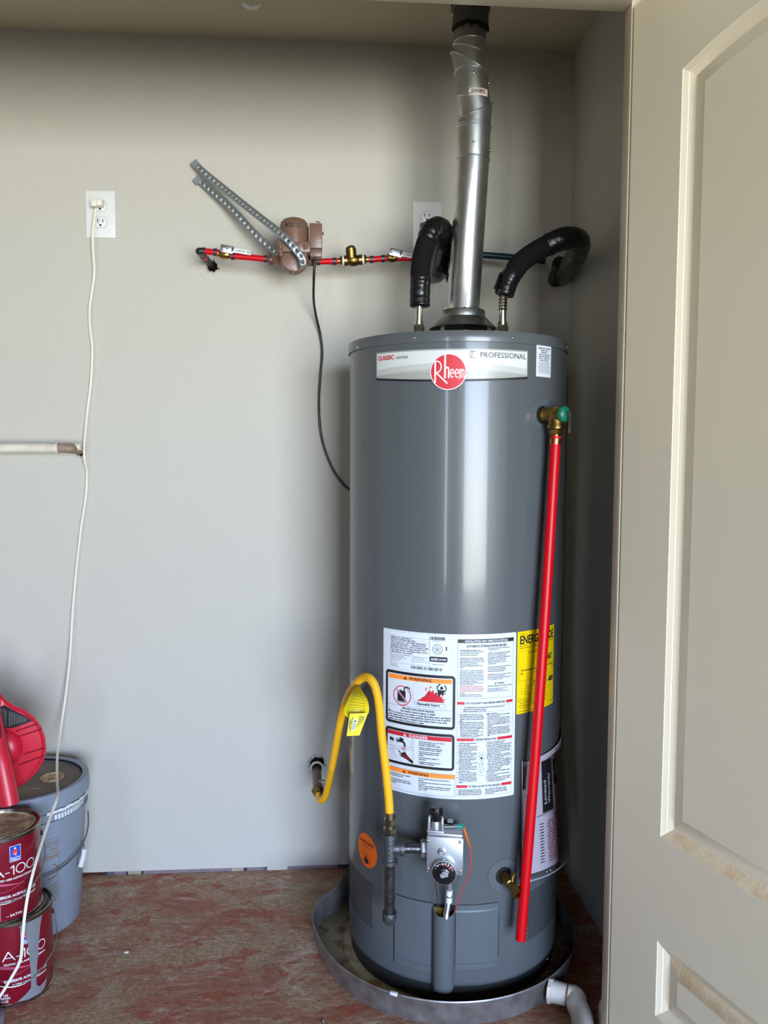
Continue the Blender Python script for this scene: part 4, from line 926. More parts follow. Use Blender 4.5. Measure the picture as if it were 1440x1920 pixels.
# left line
bx = at(785, 612, TY); ll = thing('insulated_water_line', (bx.x, TY, 1.4635), 'black foam wrapped water line looping up beside the flue, in front of the right outlet', 'insulated pipe')
obj('union_nut', M().hexn((bx.x, TY, 1.4635), (bx.x, TY, 1.512), .0145), nickel, ll)
obj('nipple', M().cyl((bx.x, TY, 1.505), (bx.x, TY, 1.518), .0105, n=20).cyl((bx.x, TY, 1.5), (bx.x+.001, TY, 1.562), .0085, n=20), nickel, ll)
tpt = lambda l: [at(a, b, Y) for a, b, Y in l]
taped(tpt([(787, 575, TY), (787, 558, TY), (788, 532, TY), (789, 520, TY)]), .0240, 'tape_wrap', tape, ll, 1, .0007)
taped(tpt([(788, 524, TY), (788, 510, 1.96), (791, 485, 1.955), (798, 458, 1.95), (805, 443, 1.95)]), .0228, 'foam_sleeve', foam, ll, 2, .0003)
taped(tpt([(801, 450, 1.95), (808, 436, 1.95), (818, 428, 1.965), (828, 432, 1.99), (832, 448, 2.02), (829, 480, 2.06), (822, 505, 2.14), (815, 512, 2.24), (812, 506, 2.345)]), .0258, 'tape_wrap', tape, ll, 3, .0016)
taped(tpt([(790, 434, 1.99), (800, 432, 1.99), (812, 430, 1.98)]), .019, 'tape_wrap', tape, ll, 8, .001)
corr(at(827, 468, 1.985), at(821, 498, 1.985), .0035, 8, .0016, mat('coil_dull', srgb(120, 116, 108), .35, 1.0), ll)
q = tpt([(834, 498, 2.05), (837, 515, 2.0), (838, 530, 2.0)]); obj('tape_tail', M().tube(q, [.008, .006, .001], 8, flat=.15), tape, ll)
# right line
bx = at(942, 612, TY); rl_ = thing('insulated_water_line', (bx.x, TY, 1.4635), 'black foam wrapped water line arching from the heater top to the back corner', 'insulated pipe')
obj('union_nut', M().hexn((bx.x, TY, 1.4635), (bx.x, TY, 1.514), .0150), nickel, rl_)
obj('nipple', M().cyl((bx.x, TY, 1.51), (bx.x, TY, 1.522), .0108, n=20).cyl((bx.x, TY, 1.5), (bx.x, TY, 1.56), .0088, n=20), nickel, rl_)
corr((bx.x, TY, 1.548), (bx.x+.001, TY, 1.585), .0085, 5, .0028, nickel, rl_)
taped(tpt([(945, 553, TY), (950, 536, TY), (958, 518, 1.96), (966, 506, 1.96)]), .0238, 'tape_wrap', tape, rl_, 4, .0006)
q = tpt([(938, 512, 1.955), (929, 540, 1.955)]); obj('tape_tail', M().tube(q, [.009, .013], 10, flat=.3), tape, rl_)
taped(tpt([(963, 510, 1.96), (976, 493, 1.95), (998, 476, 1.94), (1022, 462, 1.93), (1030, 459, 1.93)]), .0238, 'foam_sleeve', foam, rl_, 5, .0003)
taped(tpt([(1026, 460, 1.93), (1052, 449, 1.925), (1076, 447, 1.94), (1086, 457, 1.99), (1080, 480, 2.08), (1066, 500, 2.19), (1052, 516, 2.29), (1048, 520, 2.345)]), .0262, 'tape_wrap', tape, rl_, 6, .0012)
taped(tpt([(1049, 492, 2.2), (1046, 507, 2.25), (1040, 526, 2.3)]), .019, 'tape_wrap', tape, rl_, 7, .003)
# blue pipe behind
bp = M().tube([at(860, 474, 2.25), at(905, 478, 2.25), at(980, 484, 2.25), at(1022, 490, 2.25)], .0085, 16)
tag(obj('blue_pipe', bp, pex_blue), 'dark blue plastic pipe running behind the flue towards the right corner', 'pipe')

# ================================================================== RECIRCULATION LINE
YP = 2.20
def crimp(px, py, parent, dirx=1, dy=0, Y=YP, r=.0095, w_=.0045):
    p = at(px, py, Y); d = (at(px+10, py+dy*10, Y)-p).normalized(); return obj('crimp_ring', M().cyl(p-d*w_, p+d*w_, r, n=20), steel_dark, parent)
PR = .0080
# left stub and elbow
w0 = at(399, 500, YW+.03); el = at(373, 471, YP); a1 = at(412, 474, YP)
le = thing('red_pipe', el, 'short red pipe stub with elbow coming out of the torn wall hole', 'pipe')
obj('pipe', M().tube([el+(w0-el)*.46, el+(w0-el)*.12], PR, 16).tube([at(379, 471, YP), a1], PR, 16), pex_red, le)
obj('stub_fitting', M().tube([w0, el+(w0-el)*.44], PR*1.05, 16), mat('stub_dark', srgb(54, 40, 44), .6), le)
obj('elbow', M().tube(spline([el+(w0-el)*.2, el+(w0-el)*.05, el, at(378, 471, YP), at(385, 471.5, YP)], 4), .0088, 16), mat('elbow_black', srgb(34, 30, 30), .4), le)
for t_ in (.28, .5): p = el+(w0-el)*t_; d = (w0-el).normalized(); obj('crimp_ring', M().cyl(p-d*.004, p+d*.004, .0095, n=20), steel_dark, le)
crimp(381.5, 471, le); crimp(404, 473, le)
def ball_valve(px, py, hx, hy, label, parentpts, grp):
    c = at(px, py, YP); t = thing('ball_valve', c, label, 'valve', grp)
    d = (at(px+20, py+(2 if px < 500 else -1), YP)-c).normalized()
    m = M(); m.lathe([(.0, -.022), (.0075, -.022), (.0075, -.014), (.0105, -.012), (.0125, -.006), (.0130, 0), (.0125, .006), (.0105, .012), (.0075, .014), (.0075, .022), (0, .022)], c, d, 20)
    m.cyl(c, c+V((0, -.018, .004)), .006, n=14); obj('body', m, brass, t)
    h0 = c+V((0, -.02, .010)); h1 = at(hx, hy, YP-.02); L_ = (h1-h0); dd = L_.normalized(); n_ = V((0, -1, 0)); u_ = dd.cross(n_).normalized()
    R_ = Matrix((dd, n_, u_)).transposed()
    m = M(); m.box(h0+dd*.008, (.016, .0012, .0095), 0, R_); m.box(h0+dd*.026, (.006, .0012, .0065), 0, R_); obj('handle_plate', m, zinc, t, bevel=.0006)
    m = M(); poly = []
    ln = L_.length-.028
    pl2 = [(0, -.0058)]+[(ln-.006+.006*sin(radians(a)), -.0062*cos(radians(a))) for a in range(0, 181, 20)]+[(0, .0058)]
    m.prism(pl2, lambda x_, y_, d_: h0+dd*(.026+x_)+u_*y_+n_*d_, -.0016, .0022); hd = obj('handle', m, white_pl, t, bevel=.0008)
    S = Sheet(); S.text(4, 1.6, 'CUPC', 3.2, 0, 1, 1); S.text(17, 1.6, 'NSF', 3.2, 0, 1, 1)
    if ln > .03 and px < 500: S.arc(36, 0, 6.5, 1.0, 0, 360, 0, 1, 20, ry=3.4); S.text(36, 1.2, 'Legend', 2.4, 0, 1, 1, 'c', fit=9)
    S.build('handle_print', lambda x_, y_, e: h0+dd*(.030+x_/1000)-u_*(y_/1000)*(-1 if u_.z < 0 else 1)+n_*(.0024+e), [ink_grey], hd, step=60)
    m = M(); m.tube([h0+n_*.001, h0+n_*.006], .0042, 6); m.cyl(h0+n_*.006, h0+n_*.009, .002, n=10); obj('handle_nut', m, chrome, t)
    return t
ball_valve(421, 477, 474, 475, 'brass shut-off valve with long white handle left of the brown pump', None, 'brass ball valves with white handles')
ball_valve(735, 483, 775, 481, 'brass shut-off valve with white handle running behind the black foam line', None, 'brass ball valves with white handles')
rp = thing('red_pipe', at(470, 483, YP), 'red pipe piece between the left shut-off valve and the brown pump', 'pipe')
obj('pipe', M().tube([at(431, 479.5, YP), at(470, 483, YP), at(507, 486.5, YP)], PR, 16), pex_red, rp); crimp(437, 480.5, rp, dy=.08); crimp(498, 485.6, rp, dy=.08)
rp = thing('red_pipe', at(611, 491, YP), 'short red pipe piece between the brown pump and the check valve', 'pipe')
obj('pipe', M().tube([at(589, 490.5, YP), at(634, 490, YP)], PR, 16), pex_red, rp); crimp(597, 490.6, rp); crimp(627, 490, rp)
rp = thing('red_pipe', at(707, 486, YP), 'short red pipe piece right of the brass check valve', 'pipe')
obj('pipe', M().tube([at(691, 487, YP), at(725, 484.5, YP)], PR, 16), pex_red, rp); crimp(697, 486.5, rp, dy=-.06); crimp(718, 485, rp, dy=-.06)
rp = thing('red_pipe', at(775, 486, YP), 'red pipe end running under the white handle towards the black foam line', 'pipe')
obj('pipe', M().tube([at(745, 484.5, YP), at(790, 484, YP), at(800, 492, 2.16)], PR*.9, 16), pex_red, rp)
# check valve
cc = at(662, 488, YP); cv = thing('check_valve', cc, 'aged brass check valve with white sealing tape at both ends', 'valve')
dc_ = (at(690, 487, YP)-at(635, 490, YP)).normalized(); hw_ = (at(682, 487, YP)-at(648, 489, YP)).length/2
obj('body', M().lathe([(0, -hw_), (.0135, -hw_), (.0135, -hw_+.009), (.0118, -hw_+.0095), (.0150, -.008), (.0160, 0), (.0150, .008), (.0118, hw_-.0095), (.0135, hw_-.009), (.0135, hw_), (0, hw_)], cc, dc_, 24), brass_old, cv)
pb = cc+V((-.004, -.003, 0)); obj('bonnet', M().lathe([(.0130, .005), (.0135, .016), (.0140, .022), (.0132, .030), (.0095, .034), (0, .0345)], pb, (-.08, -.15, 1), 24).hexn(pb+V((0, -.002, .026)), pb+V((0, -.004, .036)), .0085), brass_old, cv)
for sg in (-1, 1):
    obj('sealing_tape', M().cyl(cc+dc_*sg*(hw_), cc+dc_*sg*(hw_+.0045), .0120, n=20), white_pl, cv)
    obj('adapter', M().hexn(cc+dc_*sg*(hw_+.0045), cc+dc_*sg*(hw_+.0105), .0125).cyl(cc+dc_*sg*(hw_+.010), cc+dc_*sg*(hw_+.018), .0075, n=16), brass, cv)
# pump
pu = thing('circulation_pump', at(552, 488, 2.17), 'brown cast circulation pump with a motor box hanging on the red pipe line', 'pump')
YQ = 2.165
pc = at(553, 440, YQ); rr_ = .0365
mot_b = at(552, 470, YQ); mot_t = at(551.5, 410, YQ)
obj('motor_housing', M().lathe([(rr_, 0), (rr_, (mot_t-mot_b).z-.022), (rr_*.93, (mot_t-mot_b).z-.012), (rr_*.72, (mot_t-mot_b).z-.004), (rr_*.4, (mot_t-mot_b).z), (0, (mot_t-mot_b).z)], mot_b, (0, -.06, 1), 40), pump_brown, pu)
S = Sheet(); S.text(0, 0, '8/2025', 10, 0, 1, 0, 'l', fit=38, rot=3)
S.build('handwritten_date', lambda x_, y_, e: V((mot_b.x+(rr_+.0012+e)*sin((x_-22)/1000/rr_), mot_b.y-.004-(rr_+.0012+e)*cos((x_-22)/1000/rr_), at(550, 425, YQ-rr_).z-y_/1000)), [ink], pu, step=4)
m = M(); a_ = at(521, 458, YQ); b_ = at(583, 480, YQ)
m.bb((a_.x, YQ-.038, b_.z), (b_.x, YQ+.03, a_.z)); obj('flange_plate', m, pump_brown, pu, bevel=.004)
m = M(); vc = at(551, 486, YQ)
m.lathe([(0, -.03), (.022, -.03), (.034, -.018), (.037, 0), (.034, .02), (0, .03)], vc+V((0, 0, -.002)), (.1, -1, .1), 32)
m.tube(spline([at(504, 487, YP), at(516, 488, YP), at(530, 494, 2.18), at(548, 504, 2.165), at(560, 498, 2.16)], 5), [.0125]*6+[.0145]*15, 18)
m.tube(spline([at(592, 490, YP), at(580, 490, YP), at(566, 486, 2.18)], 5), .0125, 18)
obj('volute', m, pump_brown, pu, ang=50)
for q_ in ((507, 487), (590, 490.5)): obj('port_ring', M().lathe([(0, -.004), (.0135, -.004), (.0142, -.003), (.0142, .003), (.0135, .004), (0, .004)], at(*q_, YP), (1, 0, 0), 24), mat('port_dark', srgb(92, 74, 66), .4, .3), pu)
for px, py in ((526, 464), (573, 463), (527, 476), (572, 478)): m = M(); c = at(px, py, YQ-.04); m.cyl(c+V((0, 0, -.006)), c+V((0, 0, .006)), .005, n=12); obj('bolt_boss', m, pump_brown, pu)
a_ = at(580, 418, YQ-.03); b_ = at(604, 466, YQ-.03); c_ = at(604, 486, YQ)
bx_ = obj('terminal_box', M().bb((a_.x, YQ-.032, b_.z), (b_.x, YQ+.018, a_.z)).bb((a_.x+.001, YQ-.026, c_.z), (b_.x-.001, YQ+.016, b_.z)), pump_brown, pu, bevel=.0022)
screw('screw', at(605.5, 438, YQ-.01), (1, -.2, 0), .004, pump_brown, pu); m = M(); m.tube([at(592, 417, YQ), at(600, 418, YQ)], .0035, 8); obj('strain_relief', m, galv_dull, pu)
for px, py in ((549, 508), (560, 503)): m = M(); c = at(px, py, YQ-.02); m.cyl(c+V((0, 0, -.008)), c+V((0, 0, .008)), .0045, n=10); obj('volute_bolt', m, pump_brown, pu)
# power cord of the pump
cq = [(590, 484, 2.17), (588.5, 520, 2.19), (588, 560, 2.25), (592, 590, 2.30), (600, 625, 2.325), (604, 660, 2.33), (601, 700, 2.33), (598, 750, 2.33), (600, 800, 2.33), (608, 840, 2.33), (624, 880, 2.33), (643, 908, 2.328), (662, 925, 2.325), (690, 960, 2.325)]
obj('power_cord', M().tube(spline(tpt(cq), 8), .0034, 10), rubber, pu)
# perforated strap: two tails
def strap(pts, width, name, parent, mats_, up=(0, -.25, 1), hole_r=.0028, pitch=.0135):
    P_ = spline(pts, 10); N = len(P_); L_ = [0]
    for i in range(1, N): L_.append(L_[-1]+(P_[i]-P_[i-1]).length)
    tot = L_[-1]
    def ev(s_):
        s_ = max(0, min(tot, s_)); i = 0
        while i < N-2 and L_[i+1] < s_: i += 1
        t_ = (s_-L_[i])/max(1e-9, L_[i+1]-L_[i]); p = P_[i].lerp(P_[i+1], t_); d = (P_[min(N-1, i+2)]-P_[max(0, i-1)]).normalized(); return p, d
    view = V((0, 1, 0))
    def pt(s_, w_, n_=0):
        p, d = ev(s_); k = s_/tot; side = (d.cross(V(up_at(k)))).normalized(); nn = side.cross(d); return p+side*w_+nn*n_
    up_at = up if callable(up) else (lambda k: up)
    m = M(); cnt = int(tot/pitch); hwid = width/2
    for c in range(cnt):
        s0_ = c*pitch; s1_ = s0_+pitch if c < cnt-1 else tot; sc = (s0_+s1_)/2; hr = hole_r*(1 if c % 2 else .65)
        K = 12; inner = [(sc+hr*cos(2*pi*k/K), hr*sin(2*pi*k/K)) for k in range(K)]
        outer_ = [(s1_, 0), (s1_, hwid*.58), (s1_, hwid), (sc, hwid), (s0_, hwid), (s0_, hwid*.58), (s0_, 0), (s0_, -hwid*.58), (s0_, -hwid), (sc, -hwid), (s1_, -hwid), (s1_, -hwid*.58)]
        m.add([pt(a, b) for a, b in inner]+[pt(a, b) for a, b in outer_], [(k, (k+1) % K, K+(k+1) % K, K+k) for k in range(K)])
    o = obj(name, m, mats_, parent, recalc=False, ang=60)
    sm = o.modifiers.new('thickness', 'SOLIDIFY'); sm.thickness = .0008
    return o
strap_m = mat('strap_zinc', srgb(168, 176, 180), .42, .75)
hs = thing('hanger_strap', at(565, 480, 2.11), 'perforated zinc strap looped round the brown pump with two loose tails', 'strap')
strap([at(364, 305, 2.322), at(376, 318, 2.31), at(420, 354, 2.27), at(470, 394, 2.20), at(520, 433, 2.13), at(541, 452, 2.112), at(556, 470, 2.108), at(566, 484, 2.108), at(568, 500, 2.115)], .0185, 'strap_tail', hs, strap_m, up=lambda k: (.12*k, 1, .05), hole_r=.0026, pitch=.0165)
strap([at(367, 333, 2.335), at(380, 344, 2.325), at(418, 376, 2.30), at(445, 402, 2.28), at(478, 438, 2.26), at(500, 458, 2.25), at(522, 476, 2.235)], .0175, 'strap_tail', hs, strap_m, up=lambda k: (.05, 1, .25), hole_r=.0024, pitch=.0165)
for px, py, Y in ((366, 307, 2.317), (370, 338, 2.325)): m = M(); c = at(px, py, Y); m.box(c, (.0095, .0008, .0085), 0, Matrix.Rotation(-.65, 3, 'Y')); obj('bent_tab', m, zinc, hs)

# ================================================================== OUTLETS
def outlet(px, py, label, plug=False):
    c = at(px, py, YW); t = thing('wall_outlet', c, label, 'outlet', 'white duplex wall outlets')
    m = M(); m.bb((c.x-.040, YW-.0055, c.z-.0628), (c.x+.040, YW, c.z+.0628)); obj('cover_plate', m, white_pl, t, bevel=.0028, seg=3)
    for dz in (.0215, -.0215):
        m = M(); poly = []
        for k in range(32):
            w_ = 2*pi*k/32; poly.append((.0172*cos(w_), max(-.0142, min(.0142, .0172*sin(w_)))))
        m.prism(poly, lambda x_, y_, d_: V((c.x+x_, YW-.0055-d_, c.z+dz+y_)), 0, .0012, 0); rec = obj('receptacle', m, white_pl, t, bevel=.0004)
        m = M(); yb = YW-.00685
        m.bb((c.x-.0078, yb, c.z+dz-.001), (c.x-.0056, yb+.0002, c.z+dz+.0085)); m.bb((c.x+.0056, yb, c.z+dz+.0), (c.x+.0078, yb+.0002, c.z+dz+.0075))
        m.prism([(.0028*cos(radians(a)), .0028*sin(radians(a))-.0078) for a in range(-180, 181, 30)][:-1], lambda x_, y_, d_: V((c.x+x_, yb+d_, c.z+dz+y_)), 0, .0002)
        obj('socket_slot', m, slot, rec, smooth=False)
        m = M(); K = 32; m.tube([V((c.x+a*1.02, YW-.0056, c.z+dz+b*1.02)) for a, b in poly+poly[:1]], .0004, 6, caps=False); obj('receptacle_gap', m, mat('gap_line', srgb(120, 118, 112), .8), rec)
    m = M(); m.lathe([(0, .0012), (.0025, .0010), (.0032, 0)], (c.x, YW-.0055, c.z), (0, -1, 0), 14); obj('screw', m, white_pl, t)
    return c
c_l = outlet(189, 402.5, 'white wall outlet on the left with a cord plugged into its upper socket')
c_r2 = outlet(800, 422, 'white wall outlet behind the black foam line beside the flue')
# plug and cord
cd = thing('extension_cord', c_l+V((-.004, -.01, -.02)), 'long ivory cord hanging down the wall and over the paint cans', 'cord')
m = M(); q = c_l+V((.0, 0, .0215)); m.bb((q.x-.013, YW-.034, q.z-.006), (q.x+.012, YW-.007, q.z+.012)); m.bb((q.x-.016, YW-.040, q.z-.010), (q.x-.001, YW-.022, q.z+.010))
obj('plug', m, cord_w, cd, bevel=.002)
CP = [(180, 390, 2.308), (177, 410, 2.308), (174, 440, 2.312), (175, 480, 2.318), (177, 510, 2.322), (172, 550, 2.325), (168, 580, 2.325), (169, 615, 2.325), (173, 655, 2.325), (171, 710, 2.325), (163, 780, 2.325), (158, 835, 2.31), (159, 865, 2.31), (163, 885, 2.325), (161, 930, 2.325), (152, 990, 2.325), (143, 1070, 2.325), (136, 1150, 2.32), (132, 1220, 2.31), (125, 1290, 2.30), (115, 1360, 2.27), (108, 1410, 2.20), (107, 1460, 2.08), (108, 1492, 1.965), (98, 1522, 1.92), (85, 1560, 1.87), (68, 1615, 1.80), (54, 1670, 1.765), (46, 1720, 1.745), (42, 1765, 1.735), (38, 1800, 1.735), (22, 1832, 1.73), (0, 1868, 1.72), (-25, 1900, 1.71)]
pts = spline(tpt(CP), 6); m = M()
side = V((1, 0, 0))
m.tube([p-side*.0014 for p in pts], .0019, 8); m.tube([p+side*.0014 for p in pts], .0019, 8)
obj('wire', m, cord_w, cd)

# ================================================================== PVC PIPE ON THE LEFT
pv = thing('pvc_pipe', at(60, 840, 2.27), 'white plastic pipe running in from the left and turning into the wall', 'pipe')
obj('pipe', M().cyl(at(-60, 840, 2.27), at(82, 840, 2.27), .0124, n=24), pvc, pv)
obj('coupling', M().cyl(at(79, 840, 2.27), at(90, 840, 2.27), .0133, n=24).cyl(at(90, 840, 2.27), at(110, 840, 2.27), .0118, n=24).lathe([(.0128, 0), (.0140, .001), (.0140, .006), (.0128, .007)], at(104, 840, 2.27), (1, 0, 0), 24), pvc, pv)
obj('elbow', M().tube(spline([at(110, 840, 2.27), at(122, 840, 2.27), at(134, 841, 2.275), at(142, 842, 2.295), at(147, 844, 2.33), at(148, 845, 2.38)], 5), .0127, 20), pvc_brown, pv)
obj('end_cap', M().cyl(at(140, 838, 2.285), at(152, 838, 2.285), .0098, n=18), pvc, pv)

# ================================================================== GAS SUPPLY
gs = thing('gas_shutoff_valve', at(594, 1460, 2.25), 'old brown gas shut-off valve sticking out of the broken wall hole', 'valve')
g0 = at(594, 1434, YW+.06); g1 = at(594, 1452, 2.285); g2 = at(596, 1486, 2.155)
old = mat('old_pipe', srgb(118, 98, 84), .5, .5, bump=(120, .001, 3), vary=(40, srgb(140, 128, 116), .2))
obj('pipe', M().tube([g0, g1, g2], .0125, 18), old, gs)
obj('pipe_collar', M().lathe([(.014, -.003), (.0195, -.002), (.0195, .002), (.014, .003)], at(594, 1440, YW-.022), (g2-g0), 24), mat('chalk_white', srgb(196, 192, 186), .7), gs)
gm = g1.lerp(g2, .55); obj('lever', M().box(gm+V((.012, -.012, .004)), (.010, .005, .012)).cyl(gm, gm+V((.008, -.014, .004)), .007, n=12), mat('valve_grey', srgb(150, 142, 134), .45, .4), gs, bevel=.002)
dg_ = (g2-g1).normalized(); obj('nut', M().hexn(g2-dg_*.022, g2-dg_*.006, .0165).hexn(g2-dg_*.006, g2+dg_*.004, .0135), brass_old, gs)
gh = thing('gas_hose', at(690, 1265, 1.76), 'yellow coated corrugated gas hose arching from the wall valve to the black pipe', 'hose')
hp = tpt([(597, 1490, 2.14), (601, 1500, 2.115), (609, 1494, 2.10), (616, 1470, 2.08), (628, 1410, 2.03), (640, 1345, 1.95), (651, 1308, 1.885), (665, 1284, 1.83), (680, 1271, 1.785), (693, 1272, 1.755), (704, 1290, 1.735), (711, 1325, 1.72), (716, 1380, 1.71), (723, 1440, 1.70), (729, 1500, 1.69), (731, 1537, 1.685)])
hs_ = spline(hp, 26); acc = [0.0]
for i in range(1, len(hs_)): acc.append(acc[-1]+(hs_[i]-hs_[i-1]).length)
tot_ = acc[-1]; res_ = []; j = 0; stp = .00105
for i in range(int(tot_/stp)):
    d0 = i*stp
    while acc[j+1] < d0: j += 1
    res_.append(hs_[j].lerp(hs_[j+1], (d0-acc[j])/(acc[j+1]-acc[j])))
hs_ = res_; N = len(hs_)
def hr(i):
    k = i/N; flat_ = .0088
    if k < .17 or .46 < k < .60: return flat_
    return .0081+.0013*((i % 4) < 2)
obj('hose', M().tube(hs_, [hr(i) for i in range(N)], 16), yellow_hose, gh, ang=80)
# hose tag
def ribbon(px_pts, w_dir, mm, name, parent):
    m = M(); a = [p for p in px_pts]; n_ = len(a); m.add([p for p in a]+[p+w for p, w in zip(a, w_dir)], [(i, i+1, n_+i+1, n_+i) for i in range(n_-1)]); o = obj(name, m, mm, parent, smooth=True, ang=60); s_ = o.modifiers.new('thickness', 'SOLIDIFY'); s_.thickness = .0006; return o
tagm = mat('yellow_tag', srgb(236, 214, 20), .4)
ht = thing('warning_tag', at(668, 1345, 1.74), 'curled yellow paper tag hanging from the arch of the gas hose', 'tag')
L1 = tpt([(672, 1283, 1.80), (658, 1300, 1.77), (648, 1322, 1.75), (644, 1336, 1.745), (652, 1345, 1.74)]); R1 = tpt([(676, 1290, 1.79), (688, 1310, 1.76), (692, 1326, 1.75), (691, 1337, 1.745), (688, 1338, 1.74)])
m = M(); sl_ = spline(L1, 5); sr_ = spline(R1, 5); n_ = len(sl_); m.add(sl_+sr_, [(i, i+1, n_+i+1, n_+i) for i in range(n_-1)])
o = obj('curled_sheet', m, tagm, ht, ang=60, recalc=False); s_ = o.modifiers.new('thickness', 'SOLIDIFY'); s_.thickness = .0006
m = M()
for k in range(12):
    t_ = .12+k*.07; i = int(t_*(n_-1)); a, b = sl_[i].lerp(sl_[min(n_-1, i+1)], t_*(n_-1)-i), sr_[i].lerp(sr_[min(n_-1, i+1)], t_*(n_-1)-i)
    p0 = a.lerp(b, .12); p1 = a.lerp(b, .86); w_ = V((0, 0, -.0010)); f_ = V((-.0004, -.0016, 0)); m.add([p0+f_, p1+f_, p1+f_+w_, p0+f_+w_], [(0, 1, 2, 3)])
obj('print_lines', m, mat('tag_ink', srgb(110, 90, 10), .6), ht, smooth=False)
Q = tpt([(656, 1338, 1.728), (690, 1337, 1.728), (674, 1379, 1.728), (650, 1380, 1.728)])
m = M(); m.add(Q, [(0, 1, 2, 3)]); o = obj('folded_flap', m, tagm, ht, smooth=False); s_ = o.modifiers.new('thickness', 'SOLIDIFY'); s_.thickness = .0008
def flap(x_, y_, e): a = Q[0].lerp(Q[1], x_/40); b = Q[3].lerp(Q[2], x_/40); return a.lerp(b, y_/48)+V((0, -.0012-e, 0))
S = Sheet(); S.rect(11, 12, 20, 36, 1, 0); S.text(9, 40, 'CAREFULLY READ ALL', 2.6, 0, 2, 1, rot=-90, fit=32); S.text(5, 32, 'WARNINGS', 2.6, 0, 2, 1, rot=-90, fit=20); S.para(14, 20, [], 1, 1, 0); S.poly([(12, 18), (15.5, 13), (19, 18)], 0, 2)
for k in range(5): S.rect(12+k*1.7, 20, 12.6+k*1.7, 34, 0, 2)
for k in range(7): S.rect(23+k*2, 4+k*.5, 23.6+k*2, 30-k*2, 0, 1)
S.build('tag_print', flap, [ink_grey, paper2], ht, step=60)
# black iron drip leg and tee
ip = thing('black_gas_pipe', at(732, 1650, 1.68), 'black iron gas pipe tee with a capped drip leg in front of the tank', 'pipe')
YT = 1.685; tc_ = at(731, 1590, YT)
def vz(px, py): return at(px, py, YT).z
inl = gp(798, 1603, -.03); inl2 = V((inl.x, inl.y, tc_.z))
dir_in = (V((inl.x, inl.y, tc_.z))-tc_).normalized()
obj('pipe_tee', M().lathe([(0, .033), (.0168, .033), (.0168, .025), (.0142, .024), (.0142, -.024), (.0168, -.025), (.0168, -.033), (0, -.033)], tc_, (0, 0, 1), 24).lathe([(.0130, 0), (.0142, .018), (.0142, .022), (.0165, .023), (.0165, .031), (0, .031)], tc_, dir_in, 24), iron_cast, ip)
dlb = vz(731, 1716)
obj('drip_leg', M().cyl((tc_.x, tc_.y, tc_.z-.03), (tc_.x, tc_.y, dlb), .0108, n=20), iron, ip)
obj('pipe_cap', M().lathe([(0, .012), (.0150, .012), (.0155, .009), (.0155, .002), (.0145, .001)], (tc_.x, tc_.y, dlb-.004), (0, 0, 1), 24).tube([(tc_.x, tc_.y, dlb-.003), (tc_.x, tc_.y, dlb-.012), (tc_.x, tc_.y, dlb-.017)], [.0148, .0145, .011], 8), iron_cast, ip)
obj('nipple', M().cyl(tc_+dir_in*.028, V((inl.x, inl.y, tc_.z)), .0108, n=20), iron, ip)
obj('inlet_nut', M().hexn(V((inl.x, inl.y, tc_.z))-dir_in*.010, V((inl.x, inl.y, tc_.z))+dir_in*.010, .0185), alum, ip)
ft = tc_.z+.033; obj('flare_fitting', M().hexn((tc_.x, tc_.y, ft-.002), (tc_.x, tc_.y, ft+.012), .0148).cyl((tc_.x, tc_.y, ft+.012), (tc_.x, tc_.y, ft+.018), .010, n=16).hexn((tc_.x, tc_.y, ft+.018), (tc_.x, tc_.y, ft+.032), .0138).cyl((tc_.x, tc_.y, ft+.032), (tc_.x, tc_.y, ft+.044), .0108, n=18), mat('flare_steel', srgb(160, 148, 126), .3, 1.0), ip)

# ================================================================== DRAIN PAN
PXC, PYC, PRr = .300, TY, .313
pan = thing('drain_pan', (PXC, PYC, 0), 'round dented aluminium drain pan with rust stains under the water heater', 'drain pan')
K = 120
def panr(a):      # a=0 front (-Y), positive to the right
    return PRr + .016*math.exp(-((a+1.75)/.26)**2) - .010*math.exp(-((a+2.12)/.10)**2)
def rimz(a): return .056 + .040*math.exp(-((a+2.45)/.26)**2) + .010*math.exp(-((a+1.85)/.12)**2) - .004*math.exp(-((a+1.75)/.2)**2) - .010*math.exp(-((a-1.25)/.22)**2)
m = M(); vs_ = []
rows = []
for k in range(K):
    a = -pi+2*pi*k/K; R = panr(a); z = rimz(a); d = V((sin(a), -cos(a), 0)); c = V((PXC, PYC, 0))
    rows.append([c+d*(R-.010)+V((0, 0, .0005)), c+d*(R-.006)+V((0, 0, .001)), c+d*(R-.004)+V((0, 0, .006)), c+d*R+V((0, 0, z)), c+d*(R+.002)+V((0, 0, z+.0015)), c+d*(R+.0035)+V((0, 0, z-.001)), c+d*(R+.002)+V((0, 0, z-.003))])
n_ = len(rows[0]); flat = [p for r_ in rows for p in r_]
m.add(flat, [(k*n_+j, ((k+1) % K)*n_+j, ((k+1) % K)*n_+j+1, k*n_+j+1) for k in range(K) for j in range(n_-1)])
o = obj('pan_wall', m, pan_m, pan, ang=60); s_ = o.modifiers.new('thickness', 'SOLIDIFY'); s_.thickness = .0012
m = M(); m.add([V((PXC, PYC, .003))]+[V((PXC, PYC, .003))+V((sin(-pi+2*pi*k/K), -cos(-pi+2*pi*k/K), 0))*(panr(-pi+2*pi*k/K)-.005) for k in range(K)], [(0, 1+k, 1+(k+1) % K) for k in range(K)])
m.lathe([(.268, .003), (.262, .009), (.19, .0115), (0, .0115)], (PXC+.012, PYC, 0), n=96)
obj('pan_bottom', m, pan_floor, pan, ang=60)
a = -.50; cpp = V((PXC+sin(a)*(PRr+.001), PYC-cos(a)*(PRr+.001), .056)); m = M(); m.box(cpp+V((0, 0, -.001)), (.0085, .0035, .0035), 0, Matrix.Rotation(a, 3, 'Z')); obj('rim_clip', m, white_pl, pan, bevel=.001)
